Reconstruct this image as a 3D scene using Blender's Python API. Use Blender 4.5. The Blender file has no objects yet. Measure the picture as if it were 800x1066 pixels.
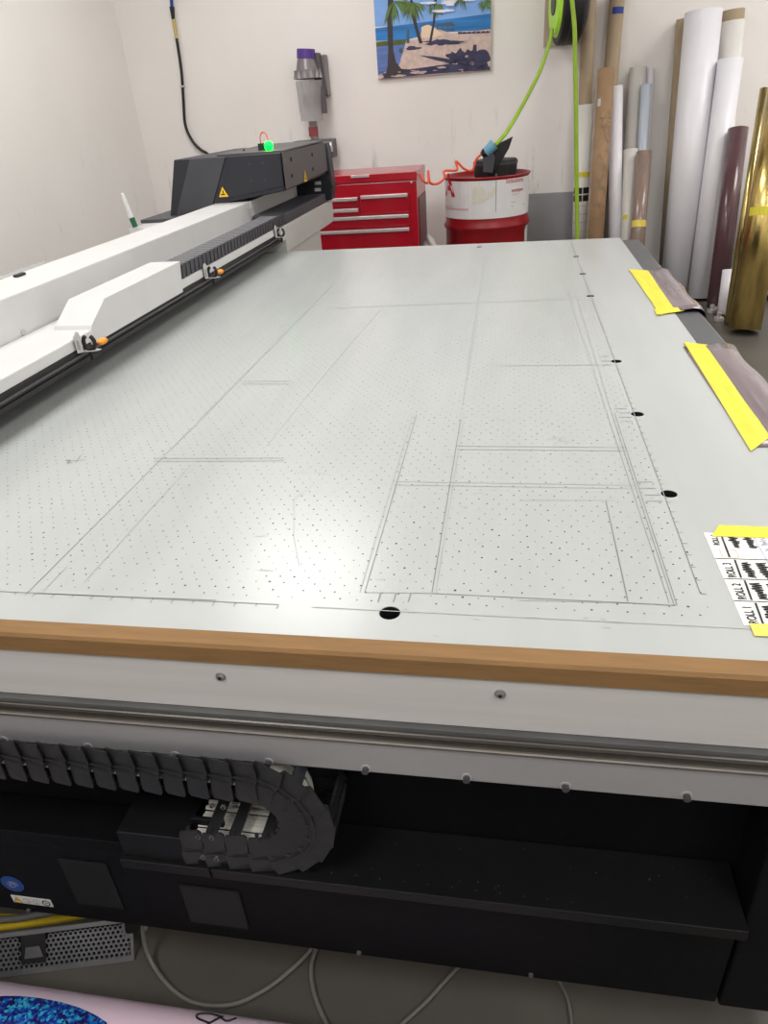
import bpy, bmesh, math, random
from mathutils import Vector, Matrix
random.seed(7)
S = bpy.context.scene
COL = S.collection

# ------------------------------------------------------------------ camera
F = 738.39
RX = Vector((0.98489253, 0.15998887, -0.06625902))
RD = Vector((0.02279391, -0.4990779, -0.86625729))
RF = Vector((-0.17165993, 0.85166003, -0.49518487))
CP = Vector((0, 0, 1.35))
cam_d = bpy.data.cameras.new('camera'); cam = bpy.data.objects.new('camera', cam_d); COL.objects.link(cam)
cam_d.sensor_fit = 'HORIZONTAL'; cam_d.sensor_width = 36; cam_d.lens = F / 800 * 36
cam_d.clip_start = 0.02
m3 = Matrix((RX, -RD, -RF)).transposed()
cam.matrix_world = Matrix.Translation(CP) @ m3.to_4x4()
S.camera = cam

# ------------------------------------------------------------------ light, world, exposure
S.view_settings.view_transform = 'Standard'; S.view_settings.look = 'None'
S.view_settings.gamma = 1; S.view_settings.use_curve_mapping = False
S.view_settings.exposure = 0.0
w = bpy.data.worlds.new('world'); S.world = w; w.use_nodes = True
w.node_tree.nodes['Background'].inputs[0].default_value = (1, .98, .95, 1)
w.node_tree.nodes['Background'].inputs[1].default_value = 0.3
CEIL = 3.35
LAMPS = [(-1.45, 4.1), (2.85, 4.7), (-1.45, 1.7), (1.6, 1.7), (-1.2, -0.9), (1.6, -0.9)]
for i, (x, y) in enumerate(LAMPS):
    l = bpy.data.lights.new('ceiling_light_glow', 'AREA'); l.shape = 'RECTANGLE'; l.size = .95; l.size_y = 1.2
    l.energy = (28 if x < 0 else 34) if y > 3 else (31 if x < 0 else 46) if y > 0 else 33; l.color = (1, .998, .995)
    o = bpy.data.objects.new('ceiling_light_glow', l); o.location = (x, y, CEIL - .10); COL.objects.link(o)

# ------------------------------------------------------------------ helpers
def ray(x, y): return (RX * ((x - 400) / F) + RD * ((y - 533) / F) + RF)
def P(x, y, ax, val):
    v = ray(x, y); i = 'xyz'.index(ax)
    return CP + v * ((val - CP[i]) / v[i])
def lin(c):
    c = c / 255.0
    return c / 12.92 if c <= .04045 else ((c + .055) / 1.055) ** 2.4
def rgb(r, g, b): return (lin(r), lin(g), lin(b), 1)

def mat(name, c, rough=.5, metal=0., noise=.06, nscale=12., bump=0., bscale=60., spec=.5, trans=0., alpha=1., stretch=(1, 1, 1), emit=0., coat=0., c2=None, ior=1.45):
    m = bpy.data.materials.new(name); m.use_nodes = True
    nt = m.node_tree; b = nt.nodes['Principled BSDF']
    tc = nt.nodes.new('ShaderNodeTexCoord'); mp = nt.nodes.new('ShaderNodeMapping')
    mp.inputs['Scale'].default_value = stretch
    nt.links.new(tc.outputs['Object'], mp.inputs[0])
    nz = nt.nodes.new('ShaderNodeTexNoise'); nz.inputs['Scale'].default_value = nscale; nz.inputs['Detail'].default_value = 5
    nt.links.new(mp.outputs[0], nz.inputs['Vector'])
    cr = nt.nodes.new('ShaderNodeValToRGB')
    a = tuple(x * (1 - noise) for x in c[:3]) + (1,); d = c2 if c2 else tuple(min(1, x * (1 + noise)) for x in c[:3]) + (1,)
    cr.color_ramp.elements[0].color = a; cr.color_ramp.elements[1].color = d
    cr.color_ramp.elements[0].position = .32; cr.color_ramp.elements[1].position = .68
    nt.links.new(nz.outputs[0], cr.inputs[0]); nt.links.new(cr.outputs[0], b.inputs['Base Color'])
    b.inputs['Roughness'].default_value = rough; b.inputs['Metallic'].default_value = metal
    b.inputs['Specular IOR Level'].default_value = spec
    b.inputs['Transmission Weight'].default_value = trans; b.inputs['Alpha'].default_value = alpha
    b.inputs['Coat Weight'].default_value = coat; b.inputs['IOR'].default_value = ior
    if emit:
        nt.links.new(cr.outputs[0], b.inputs['Emission Color']); b.inputs['Emission Strength'].default_value = emit
    if bump:
        n2 = nt.nodes.new('ShaderNodeTexNoise'); n2.inputs['Scale'].default_value = bscale; n2.inputs['Detail'].default_value = 4
        nt.links.new(mp.outputs[0], n2.inputs['Vector'])
        bp = nt.nodes.new('ShaderNodeBump'); bp.inputs['Strength'].default_value = bump; bp.inputs['Distance'].default_value = .01
        nt.links.new(n2.outputs[0], bp.inputs['Height']); nt.links.new(bp.outputs[0], b.inputs['Normal'])
    return m

M = dict(
    table=mat('printed_table_coating', rgb(174, 177, 176), .24, 0, .04, 3.0, spec=.55, stretch=(3, .5, 1), bump=.02, bscale=8),
    white=mat('white_powder_coat', rgb(206, 205, 205), .4, 0, .02),
    white2=mat('light_grey_powder_coat', rgb(190, 189, 186), .45, 0, .02),
    alu=mat('brushed_aluminium_plate', rgb(212, 209, 209), .42, .25, .05, 3, stretch=(.6, 6, 14), bump=.03),
    plate=mat('grey_anodised_plate', rgb(156, 155, 158), .5, .2, .04, 5),
    steel=mat('ground_steel_rail', rgb(158, 155, 152), .22, 1., .12, 2, stretch=(.6, 20, 20)),
    groove=mat('grey_rail_step', rgb(98, 98, 98), .5, .4, .1),
    black=mat('black_powder_coat', rgb(10, 10, 13), .6, 0, .12, 14, spec=.16, bump=.05),
    black2=mat('black_satin_shelf', rgb(16, 16, 19), .5, 0, .15, 9, spec=.3, bump=.05),
    rubber=mat('black_rubber', rgb(30, 30, 32), .55, 0, .1),
    gap=mat('deep_black', rgb(12, 12, 13), .8, 0, .1),
    chain=mat('black_nylon', rgb(40, 40, 43), .42, 0, .2, 40, bump=.1),
    dgrey=mat('dark_grey_panel', rgb(66, 66, 72), .5, 0, .05),
    dgrey2=mat('charcoal_panel', rgb(84, 81, 83), .5, 0, .05),
    head=mat('near_black_panel', rgb(40, 41, 49), .45, 0, .06),
    bevel=mat('dark_grey_table_edge', rgb(84, 84, 87), .5, 0, .05),
    screw=mat('zinc_screw', rgb(170, 168, 166), .3, .9, .08),
    card=mat('brown_cardboard', rgb(131, 98, 60), .75, 0, .09, 30, bump=.12, bscale=90, stretch=(.4, 3, 3)),
    cardd=mat('brown_cardboard_tube', rgb(168, 149, 124), .7, 0, .06, 8, bump=.05),
    kraft=mat('kraft_paper', rgb(156, 126, 96), .6, 0, .1, 10, bump=.35, bscale=25),
    tape=mat('yellow_tape', rgb(222, 207, 62), .5, 0, .09, 10, stretch=(12, 1, 1)),
    tape2=mat('translucent_yellow_tape', rgb(226, 206, 92), .5, 0, .08, 10),
    film=mat('smoky_mauve_film', rgb(116, 102, 107), .22, 0, .2, 6, spec=.7, stretch=(9, .6, 9), coat=.3),
    paper=mat('white_paper', rgb(228, 227, 222), .7, 0, .02),
    ink=mat('black_marker_ink', rgb(28, 28, 32), .6, 0, .1),
    inkb=mat('blue_pen_ink', rgb(92, 92, 150), .6, 0, .1),
    inkr=mat('pale_red_pen_ink', rgb(220, 160, 150), .6, 0, .1),
    pencil=mat('pencil_grey', rgb(124, 128, 129), .6, 0, .12),
    pencil2=mat('faint_pencil_grey', rgb(152, 155, 154), .5, 0, .08),
    hole=mat('vacuum_hole_dark', rgb(76, 78, 78), .8, 0, .2),
    red=mat('gloss_red_enamel', rgb(165, 12, 34), .28, 0, .05, coat=.4),
    redd=mat('dark_red_enamel', rgb(88, 6, 20), .35, 0, .05),
    reddrum=mat('drum_red_paint', rgb(138, 18, 26), .35, 0, .12, 6),
    drumw=mat('drum_white_label', rgb(218, 216, 216), .4, 0, .03),
    drumstain=mat('beige_stain', rgb(214, 209, 194), .5, 0, .05),
    redink=mat('red_print', rgb(190, 24, 44), .5, 0, .05),
    pinkink=mat('faded_pink_print', rgb(216, 170, 172), .5, 0, .05),
    greyink=mat('faded_grey_print', rgb(150, 140, 145), .5, 0, .05),
    chrome=mat('aluminium_pull', rgb(222, 214, 214), .3, .6, .04),
    green=mat('lime_green_hose', rgb(146, 180, 48), .4, 0, .06),
    lime=mat('lime_green_plastic', rgb(176, 232, 60), .4, 0, .05),
    orange=mat('orange_plastic', rgb(240, 150, 30), .35, 0, .15, 60),
    coil=mat('orange_red_tubing', rgb(232, 84, 50), .4, 0, .06),
    led=mat('green_lamp', rgb(0, 255, 30), .4, 0, .01, emit=16),
    grey=mat('grey_paint', rgb(150, 149, 152), .55, 0, .04),
    cable=mat('grey_cable', rgb(112, 110, 106), .5, 0, .05),
    cablew=mat('white_ribbon_cable', rgb(214, 212, 204), .5, 0, .12, 60, stretch=(.3, 10, 10)),
    bcable=mat('black_cable', rgb(30, 30, 32), .4, 0, .05),
    purple=mat('purple_plastic', rgb(84, 52, 136), .35, 0, .06),
    silver=mat('silver_grey_plastic', rgb(128, 122, 124), .35, .4, .08),
    clear=mat('smoky_clear_plastic', rgb(186, 184, 186), .15, 0, .05, alpha=.5),
    vred=mat('muted_red_plastic', rgb(140, 60, 66), .4, 0, .05),
    blue=mat('blue_tape', rgb(24, 60, 142), .5, 0, .06),
    bluel=mat('light_blue_plastic', rgb(110, 165, 190), .4, 0, .05),
    stick=mat('blue_sticker', rgb(24, 62, 128), .4, 0, .05),
    rollw=mat('white_vinyl', rgb(234, 232, 238), .35, 0, .015),
    rollw2=mat('matt_white_paper_roll', rgb(222, 219, 214), .6, 0, .02),
    rollg=mat('pale_grey_film', rgb(212, 208, 203), .35, 0, .04, 4, stretch=(6, 6, .3)),
    rollb=mat('blue_grey_film', rgb(186, 194, 206), .2, 0, .06, 6, stretch=(8, 8, .2), coat=.5),
    rollm=mat('brown_mauve_film', rgb(138, 118, 108), .3, 0, .12, 8, stretch=(9, 9, .2), coat=.4),
    plum=mat('plum_vinyl', rgb(92, 62, 68), .25, 0, .05, coat=.4),
    gold=mat('gold_foil', rgb(214, 188, 118), .24, 1., .25, 4, stretch=(5, 5, .6), bump=.35, bscale=5),
    goldl=mat('pale_gold_foil', rgb(206, 186, 124), .22, 1., .1, 4),
    plastbag=mat('clear_wrap', rgb(214, 206, 200), .2, 0, .1, alpha=.4),
    wood=mat('raw_board', rgb(188, 170, 152), .7, 0, .08, 8, stretch=(6, 1, 1)),
    yfloor=mat('yellow_floor_tape', rgb(196, 168, 30), .6, 0, .12, 9),
    perf=mat('dark_perforated_metal', rgb(140, 140, 142), .4, .6, .2, 12),
    olive=mat('olive_green_plastic', rgb(22, 92, 62), .4, 0, .05),
    warn=mat('warning_yellow', rgb(236, 190, 40), .5, 0, .04),
    stickw=mat('white_sticker', rgb(196, 196, 194), .5, 0, .03),
    cone=mat('cone_grey', rgb(150, 146, 150), .3, .5, .1),
    dust=mat('lint_specks', rgb(92, 92, 94), .7),
    ventm=mat('vent_grey', rgb(44, 44, 48), .5, 0, .1, spec=.3),
    ventf=mat('vent_faint', rgb(22, 22, 25), .5, 0, .1, spec=.2),
    lampface=mat('lamp_diffuser', rgb(255, 250, 240), .5, 0, .01, emit=3.2),
)

def tag(o, label=None, cat=None, group=None, kind=None):
    if label: o['label'] = label
    if cat: o['category'] = cat
    if group: o['group'] = group
    if kind: o['kind'] = kind
    return o
def thing(name, loc, label, cat, group=None):
    o = bpy.data.objects.new(name, None); o.empty_display_size = .05
    o.location = loc; COL.objects.link(o); bpy.context.view_layer.update()
    return tag(o, label, cat, group)
def obj(name, bm, m, parent=None, bevel=0, smooth=False, seg=2):
    me = bpy.data.meshes.new(name)
    bmesh.ops.recalc_face_normals(bm, faces=bm.faces[:])
    bm.to_mesh(me); bm.free()
    ms = m if isinstance(m, (list, tuple)) else [m]
    for x in ms: me.materials.append(x)
    if smooth:
        for p in me.polygons: p.use_smooth = True
    o = bpy.data.objects.new(name, me); COL.objects.link(o)
    par(o, parent)
    if bevel:
        b = o.modifiers.new('bevel', 'BEVEL'); b.width = bevel; b.segments = seg; b.limit_method = 'ANGLE'; b.angle_limit = math.radians(35)
    return o
WM = {}
def wpos(o):
    p = Vector(o.location); q = o.parent
    while q: p += Vector(q.location); q = q.parent
    return p
def par(o, parent):
    # geometry is in world coordinates: keep it there while parenting (translations only)
    if parent is not None:
        o.parent = parent
        o.location = -wpos(parent)
    return o
def nb(): return bmesh.new()
def box(bm, x0, x1, y0, y1, z0, z1, mi=0):
    vs = [bm.verts.new((x, y, z)) for z in (z0, z1) for y in (y0, y1) for x in (x0, x1)]
    for f in ((0, 2, 3, 1), (4, 5, 7, 6), (0, 1, 5, 4), (2, 6, 7, 3), (0, 4, 6, 2), (1, 3, 7, 5)):
        fa = bm.faces.new([vs[i] for i in f]); fa.material_index = mi
    return bm
def obox(bm, c, ax, ay, az, mi=0):   # oriented box: centre and three half-axis vectors
    c = Vector(c); vs = [bm.verts.new(c + ax * sx + ay * sy + az * sz) for sz in (-1, 1) for sy in (-1, 1) for sx in (-1, 1)]
    for f in ((0, 2, 3, 1), (4, 5, 7, 6), (0, 1, 5, 4), (2, 6, 7, 3), (0, 4, 6, 2), (1, 3, 7, 5)):
        fa = bm.faces.new([vs[i] for i in f]); fa.material_index = mi
    return bm
def prism(bm, pts, d, mi=0):    # pts: polygon (3d), d: extrusion vector
    a = [bm.verts.new(Vector(p)) for p in pts]; b = [bm.verts.new(Vector(p) + Vector(d)) for p in pts]
    n = len(a)
    fs = [bm.faces.new(a[::-1]), bm.faces.new(b)]
    for i in range(n): fs.append(bm.faces.new((a[i], a[(i + 1) % n], b[(i + 1) % n], b[i])))
    for f in fs: f.material_index = mi
    return bm
def frame(d):
    d = Vector(d).normalized(); u = d.orthogonal().normalized()
    if abs(d.z) < .9: u = d.cross(Vector((0, 0, 1))).normalized()
    return u, d.cross(u).normalized()
def cyl(bm, a, b, r, n=24, r2=None, cap=True, mi=0):
    a, b = Vector(a), Vector(b); r2 = r if r2 is None else r2; u, v = frame(b - a)
    A = [bm.verts.new(a + (u * math.cos(t) + v * math.sin(t)) * r) for t in [2 * math.pi * i / n for i in range(n)]]
    B = [bm.verts.new(b + (u * math.cos(t) + v * math.sin(t)) * r2) for t in [2 * math.pi * i / n for i in range(n)]]
    for i in range(n):
        f = bm.faces.new((A[i], A[(i + 1) % n], B[(i + 1) % n], B[i])); f.material_index = mi
    if cap:
        for c in (A[::-1], B):
            f = bm.faces.new(c); f.material_index = mi
    return bm
def hollow(bm, a, b, r, t, n=28, mi=0):      # tube with an open bore
    a, b = Vector(a), Vector(b); u, v = frame(b - a); rings = []
    for p, rr in ((a, r), (b, r), (b, r - t), (a, r - t)):
        rings.append([bm.verts.new(p + (u * math.cos(q) + v * math.sin(q)) * rr) for q in [2 * math.pi * i / n for i in range(n)]])
    for k in range(4):
        A, B = rings[k], rings[(k + 1) % 4]
        for i in range(n):
            f = bm.faces.new((A[i], A[(i + 1) % n], B[(i + 1) % n], B[i])); f.material_index = mi
    return bm
def lathe(bm, c, prof, n=48, mi=0):          # prof: (r, z)
    rings = [[bm.verts.new((c[0] + r * math.cos(t), c[1] + r * math.sin(t), c[2] + z)) for t in [2 * math.pi * i / n for i in range(n)]] for r, z in prof]
    for A, B in zip(rings, rings[1:]):
        for i in range(n):
            f = bm.faces.new((A[i], A[(i + 1) % n], B[(i + 1) % n], B[i])); f.material_index = mi
    return bm
def spline(pts, k=8):
    pts = [Vector(p) for p in pts]; out = []
    for i in range(len(pts) - 1):
        p0 = pts[max(i - 1, 0)]; p1 = pts[i]; p2 = pts[i + 1]; p3 = pts[min(i + 2, len(pts) - 1)]
        for j in range(k):
            t = j / k
            out.append(.5 * ((2 * p1) + (p2 - p0) * t + (2 * p0 - 5 * p1 + 4 * p2 - p3) * t * t + (3 * p1 - p0 - 3 * p2 + p3) * t ** 3))
    out.append(pts[-1]); return out
def tube(bm, pts, r, n=10, k=8, sm=True, mi=0):
    pp = spline(pts, k) if sm else [Vector(p) for p in pts]
    prev = None; u = None
    for i, p in enumerate(pp):
        d = (pp[min(i + 1, len(pp) - 1)] - pp[max(i - 1, 0)]).normalized()
        if u is None: u, v = frame(d)
        else:
            u = (u - d * u.dot(d)).normalized(); v = d.cross(u)
        ring = [bm.verts.new(p + (u * math.cos(t) + v * math.sin(t)) * r) for t in [2 * math.pi * j / n for j in range(n)]]
        if prev:
            for j in range(n):
                f = bm.faces.new((prev[j], prev[(j + 1) % n], ring[(j + 1) % n], ring[j])); f.material_index = mi
        else: bm.faces.new(ring[::-1]).material_index = mi
        prev = ring
    bm.faces.new(prev).material_index = mi
    return bm
def stroke(bm, pts, wd, nrm=Vector((0, 0, 1)), lift=.0004, mi=0):   # flat ribbon of ink
    pts = [Vector(p) for p in pts]
    for a, b in zip(pts, pts[1:]):
        d = (b - a)
        if d.length < 1e-6: continue
        s = d.normalized().cross(nrm) * wd * .5
        f = bm.faces.new([bm.verts.new(q + nrm * lift) for q in (a - s, b - s, b + s, a + s)]); f.material_index = mi
    return bm
def text_geo(bm, body, size, org, ux, uy, lift=.0005, mi=0, warp=None, center=False, bold=0):
    cu = bpy.data.curves.new('lettering', 'FONT'); cu.body = body; cu.size = size; cu.offset = bold
    if center: cu.align_x = 'CENTER'
    o = bpy.data.objects.new('lettering', cu); COL.objects.link(o)
    dg = bpy.context.evaluated_depsgraph_get()
    me = bpy.data.meshes.new_from_object(o.evaluated_get(dg))
    bpy.data.objects.remove(o); 
    ux = Vector(ux); uy = Vector(uy); nrm = ux.cross(uy).normalized(); org = Vector(org)
    vs = []
    for v in me.vertices:
        if warp: vs.append(bm.verts.new(warp(v.co.x, v.co.y)))
        else: vs.append(bm.verts.new(org + ux * v.co.x + uy * v.co.y + nrm * lift))
    for p in me.polygons:
        try: bm.faces.new([vs[i] for i in p.vertices]).material_index = mi
        except ValueError: pass
    bpy.data.meshes.remove(me); bpy.data.curves.remove(cu)
    return bm
def slab(name, pts, d, m, parent=None, bevel=0): return obj(name, prism(nb(), pts, d), m, parent, bevel)
def copy(o, parent, off, name=None):
    c = o.copy(); COL.objects.link(c); c.parent = parent; c.location = Vector(o.location) + Vector(off); return c

# ------------------------------------------------------------------ the room
YW = 6.0; XL = -2.94
def wallmat(name, c, scuffs):
    m = mat(name, c, .6, 0, .025, 1.3, bump=.05, bscale=50)
    nt = m.node_tree; b = nt.nodes['Principled BSDF']; src = b.inputs['Base Color'].links[0].from_socket
    geo = nt.nodes.new('ShaderNodeNewGeometry'); mp = nt.nodes.new('ShaderNodeMapping'); mp.inputs['Scale'].default_value = (9, 9, 1.6)
    mp.inputs['Rotation'].default_value = (0, .25, 0)
    nt.links.new(geo.outputs['Position'], mp.inputs[0])
    nz = nt.nodes.new('ShaderNodeTexNoise'); nz.inputs['Scale'].default_value = 1.6; nz.inputs['Detail'].default_value = 8; nz.inputs['Roughness'].default_value = .7
    nt.links.new(mp.outputs[0], nz.inputs['Vector'])
    cr = nt.nodes.new('ShaderNodeValToRGB'); cr.color_ramp.elements[0].position = .60; cr.color_ramp.elements[1].position = .72
    cr.color_ramp.elements[0].color = (0, 0, 0, 1); cr.color_ramp.elements[1].color = (scuffs,) * 3 + (1,)
    nt.links.new(nz.outputs[0], cr.inputs[0])
    # scuffs only where things rub: lower part of the wall
    sx = nt.nodes.new('ShaderNodeSeparateXYZ'); nt.links.new(geo.outputs['Position'], sx.inputs[0])
    mr = nt.nodes.new('ShaderNodeMapRange'); mr.inputs[1].default_value = 1.35; mr.inputs[2].default_value = .8; mr.inputs[3].default_value = .06; mr.inputs[4].default_value = 1
    nt.links.new(sx.outputs[2], mr.inputs[0])
    mu = nt.nodes.new('ShaderNodeMath'); mu.operation = 'MULTIPLY'; nt.links.new(cr.outputs[0], mu.inputs[0]); nt.links.new(mr.outputs[0], mu.inputs[1])
    mx = nt.nodes.new('ShaderNodeMix'); mx.data_type = 'RGBA'; mx.inputs[7].default_value = rgb(128, 122, 118)
    nt.links.new(mu.outputs[0], mx.inputs[0]); nt.links.new(src, mx.inputs[6]); nt.links.new(mx.outputs[2], b.inputs['Base Color'])
    return m
wm = wallmat('painted_wall', rgb(237, 232, 229), .6)
wm2 = wallmat('painted_side_wall', rgb(236, 233, 229), .3)
def struct(name, bm, m, label=None, parent=None):
    o = obj(name, bm, m, parent); o['kind'] = 'structure'
    if label: o['label'] = label
    return o
wb = struct('wall_back', box(nb(), XL - .1, 3.6, YW, YW + .1, 0, CEIL + .05), wm, 'off-white painted back wall with scuffs')
struct('wall_left', box(nb(), XL - .1, XL, -2.6, YW, 0, CEIL + .05), wm2, 'off-white painted side wall on the left')
struct('wall_right', box(nb(), 3.5, 3.6, -2.6, YW, 0, CEIL + .05), wm2)
struct('wall_front', box(nb(), XL - .1, 3.6, -2.7, -2.6, 0, CEIL + .05), wm2)
struct('ceiling', box(nb(), XL - .1, 3.6, -2.7, YW + .1, CEIL, CEIL + .1), mat('ceiling_white', rgb(214, 212, 208), .8, 0, .02))
fm = mat('concrete_floor', rgb(88, 84, 78), .42, 0, .16, 2.2, bump=.06, bscale=30)
struct('floor', box(nb(), XL - .1, 3.6, -2.7, YW + .1, -.1, 0), fm, 'worn grey concrete floor')
g0 = P(568, 199, 'y', YW - .004); g1 = P(600, 197, 'y', YW - .004)
tag(obj('grey_board', box(nb(), g0.x - .16, g1.x + .02, YW - .022, YW - .001, 0, .70), mat('grey_board_paint', rgb(150, 150, 153), .6, 0, .03), None, .002), 'plain grey board standing against the wall between the drum and the rolls', 'board')
for x, y in LAMPS:
    t = thing('ceiling_light', (x, y, CEIL), 'flush ceiling light panel over the %s, %s' % ('back of the room' if y > 3 else 'middle of the printer table' if y > 0 else 'floor behind the photographer', 'left one' if x < 0 else 'right one'), 'light', 'ceiling panel lights')
    b = nb(); box(b, x - .5, x + .5, y - .6, y + .6, CEIL - .06, CEIL); obj('light_housing', b, M['white'], t, .005)
    b = nb(); box(b, x - .45, x + .45, y - .55, y + .55, CEIL - .075, CEIL - .0605); obj('diffuser', b, M['lampface'], t)

# ------------------------------------------------------------------ flatbed printer
TZ = .81; XT0, XT1, YT0, YT1 = -2.25, .437, .606, 3.255
pr = thing('flatbed_printer', (-.6, 1.9, 0), 'large white flatbed printer with dotted grey table, gantry across the left and black base', 'printer')
# table top with round register holes
HOLES = [(406, 638, .0115), (697, 514, .0105), (664, 431, .0105), (642, 376, .0105), (615, 308, .0105), (607, 285, .0105), (600, 267, .0105), (499, 257, .0105)]
hc = [(P(a, b, 'z', TZ), r * 1.15) for a, b, r in HOLES]
bm = nb(); edges = []
def loop(pts):
    vs = [bm.verts.new(p) for p in pts]
    return vs, [bm.edges.new((vs[i], vs[(i + 1) % len(vs)])) for i in range(len(vs))]
ov, oe = loop([(XT0, YT0, TZ), (XT1, YT0, TZ), (XT1, YT1, TZ), (XT0, YT1, TZ)]); edges += oe
rings = []
for c, r in hc:
    v_, e_ = loop([(c.x + r * math.cos(t), c.y + r * math.sin(t), TZ) for t in [2 * math.pi * i / 20 for i in range(20)]]); edges += e_; rings.append((v_, c, r))
bmesh.ops.triangle_fill(bm, edges=edges, use_beauty=True)
for v_, c, r in rings:
    low = [bm.verts.new((v.co.x, v.co.y, TZ - .03)) for v in v_]
    for i in range(20): bm.faces.new((v_[i], v_[(i + 1) % 20], low[(i + 1) % 20], low[i]))
lo = [bm.verts.new((v.co.x, v.co.y, TZ - .03)) for v in ov]
for i in range(4): bm.faces.new((ov[i], ov[(i + 1) % 4], lo[(i + 1) % 4], lo[i]))
me = bpy.data.meshes.new('table_top'); bm.normal_update()
for f in bm.faces:
    if abs(f.normal.z) > .5 and f.normal.z < 0: f.normal_flip()
bm.to_mesh(me); bm.free(); me.materials.append(M['table'])
top = bpy.data.objects.new('table_top', me); COL.objects.link(top); par(top, pr)
for c, r in hc:
    b = nb(); lathe(b, (c.x, c.y, TZ), [(r - .0002, -.0008), (r - .0006, -.0008), (r - .0006, -.022), (0.0001, -.022)], 20)
    o = obj('register_hole', b, M['gap'], top)
# vacuum holes
bm = nb(); iy = 0; y = .705
while y < 3.2:
    x = -2.0 + (.0103 if iy % 2 else 0)
    while x < .245:
        # stay off the area under the rulers; many holes are clogged
        if random.random() > (.10 if y < 1.7 else .25):
            r = random.uniform(.0007, .0015) * (1.25 if random.random() < .12 else 1)
            jx, jy = random.uniform(-.0015, .0015), random.uniform(-.0015, .0015)
            bm.faces.new([bm.verts.new((x + jx + r * math.cos(t), y + jy + 1.1 * r * math.sin(t), TZ + .0003)) for t in (0, 1.05, 2.1, 3.14, 4.19, 5.24)])
        x += .0206
    y += .0150; iy += 1
tag(obj('vacuum_holes', bm, M['hole'], top), kind='stuff')
# ruler and drawn lines (pixel end points on the table plane)
def TP(x, y): return P(x, y, 'z', TZ)
bm = nb(); bf = nb()
def ln(a, b, wd=.0012, faint=False): stroke(bf if faint else bm, [TP(*a), TP(*b)], wd, lift=.0005)
ry = TP(300, 630).y; rx = TP(686, 500).x
stroke(bm, [(-1.6, ry, TZ), (-.285, ry, TZ)], .0013, lift=.0005)
stroke(bf, [(-.24, ry - .002, TZ), (.29, ry - .004, TZ)], .0012, lift=.0005)
stroke(bm, [(rx, ry + .06, TZ), (rx, 1.84, TZ)], .0014, lift=.0005)
stroke(bm, [(rx, 1.87, TZ), (rx, 3.2, TZ)], .0018, lift=.0005)
for i in range(70):
    x = -1.6 + i * .0286
    if x < -.27: stroke(bm, [(x, ry, TZ), (x, ry - (.009 if i % 3 else .006), TZ)], .0012, lift=.0005)
for i in range(86):
    y = ry + .06 + i * .0286
    if all(abs(y - c.y) > .02 for c, r in hc): stroke(bm, [(rx, y, TZ), (rx + .007, y, TZ)], .0012, lift=.0005)
ln((26, 620), (200, 446)); ln((200, 446), (353, 290), .0022, True)
ln((43, 618), (70, 590), .001, True); ln((88, 606), (200, 483), .0012, True)
for a in ((38, 618, 200, 624), (200, 624, 225, 625)): ln(a[:2], a[2:], .0013)
ln((450, 617), (480, 436)); ln((454, 617), (483, 436), .001, True); ln((482, 420), (505, 270), .0012, True)
ln((380, 617), (434, 432)); ln((375, 617), (430, 432), .001, True)
ln((380, 617), (450, 618), .001); ln((450, 618), (658, 628), .0014); ln((540, 625), (655, 628), .001, True)
ln((702, 630), (637, 430), .0011); ln((705, 630), (640, 430), .0013); ln((697, 628), (632, 430), .001); ln((658, 628), (704, 630.5), .0016)
ln((637, 430), (598, 300), .0015, True); ln((632, 430), (590, 300), .0012, True)
ln((654, 626), (631, 522), .0016); ln((540, 521), (640, 521), .001, True)
for y0 in (477, 480): ln((160, y0 + .5), (296, y0), .0016)
for y0 in (397, 400): ln((253, y0), (303, y0), .002)
for y0 in (464.5, 468): ln((477, y0), (652, y0 + 1.5), .0022, True)
for y0 in (501.5, 505): ln((410, y0), (662, y0 + 4), .0012, True)
ln((425, 318), (560, 313), .0028, True); ln((345, 321), (425, 318), .003, True); ln((520, 381), (626, 380), .0026, True); ln((560, 312.5), (611, 310), .003, True)
for x0 in (396, 412, 427.5): ln((x0 - 2.3, 627), (x0 + .5, 618), .0018)
for yy, xa in ((502, 663), (508.5, 666), (515.5, 671), (522, 673)): ln((xa, yy), (xa + 17, yy), .002)
for yy, xa in ((425.5, 640), (430, 643), (434.5, 644), (439, 646)): ln((xa, yy), (xa + 13, yy), .002)
for yy, xa in ((371, 624), (376, 626), (380, 628)): ln((xa, yy), (xa + 10, yy), .003)
ln((72, 480), (90, 479), .0015); ln((79, 482), (84, 474), .0015)
for pts in (((326, 505), (306, 520), (306, 560), (312, 590)),): 
    for p, q in zip(pts, pts[1:]): ln((p[0], p[1]), (q[0], q[1]), .0008, True)
ln((69, 479), (73, 479.5), .003); ln((73, 479.5), (70, 482), .003); ln((70, 482), (75, 482), .003)
for _ in range(26):
    x0, y0 = random.uniform(60, 620), random.uniform(330, 610); ln((x0, y0), (x0 + random.uniform(3, 16), y0 + random.uniform(-1, 2)), .001, True)
for _ in range(9):
    x0, y0 = random.uniform(400, 720), random.uniform(632, 662); ln((x0, y0), (x0 + random.uniform(3, 12), y0 + random.uniform(0, 1.5)), .001, True)
tag(obj('pencil_lines', bm, M['pencil'], top), kind='stuff'); tag(obj('faint_pencil_lines', bf, M['pencil2'], top), kind='stuff')
# long scratch crease (light raised line)
b = nb(); tube(b, [TP(278, 464) + Vector((0, 0, .0001)), TP(350, 376) + Vector((0, 0, .0002)), TP(397, 322)], .0012, 6, 4)
obj('film_crease', b, M['table'], top)

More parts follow.
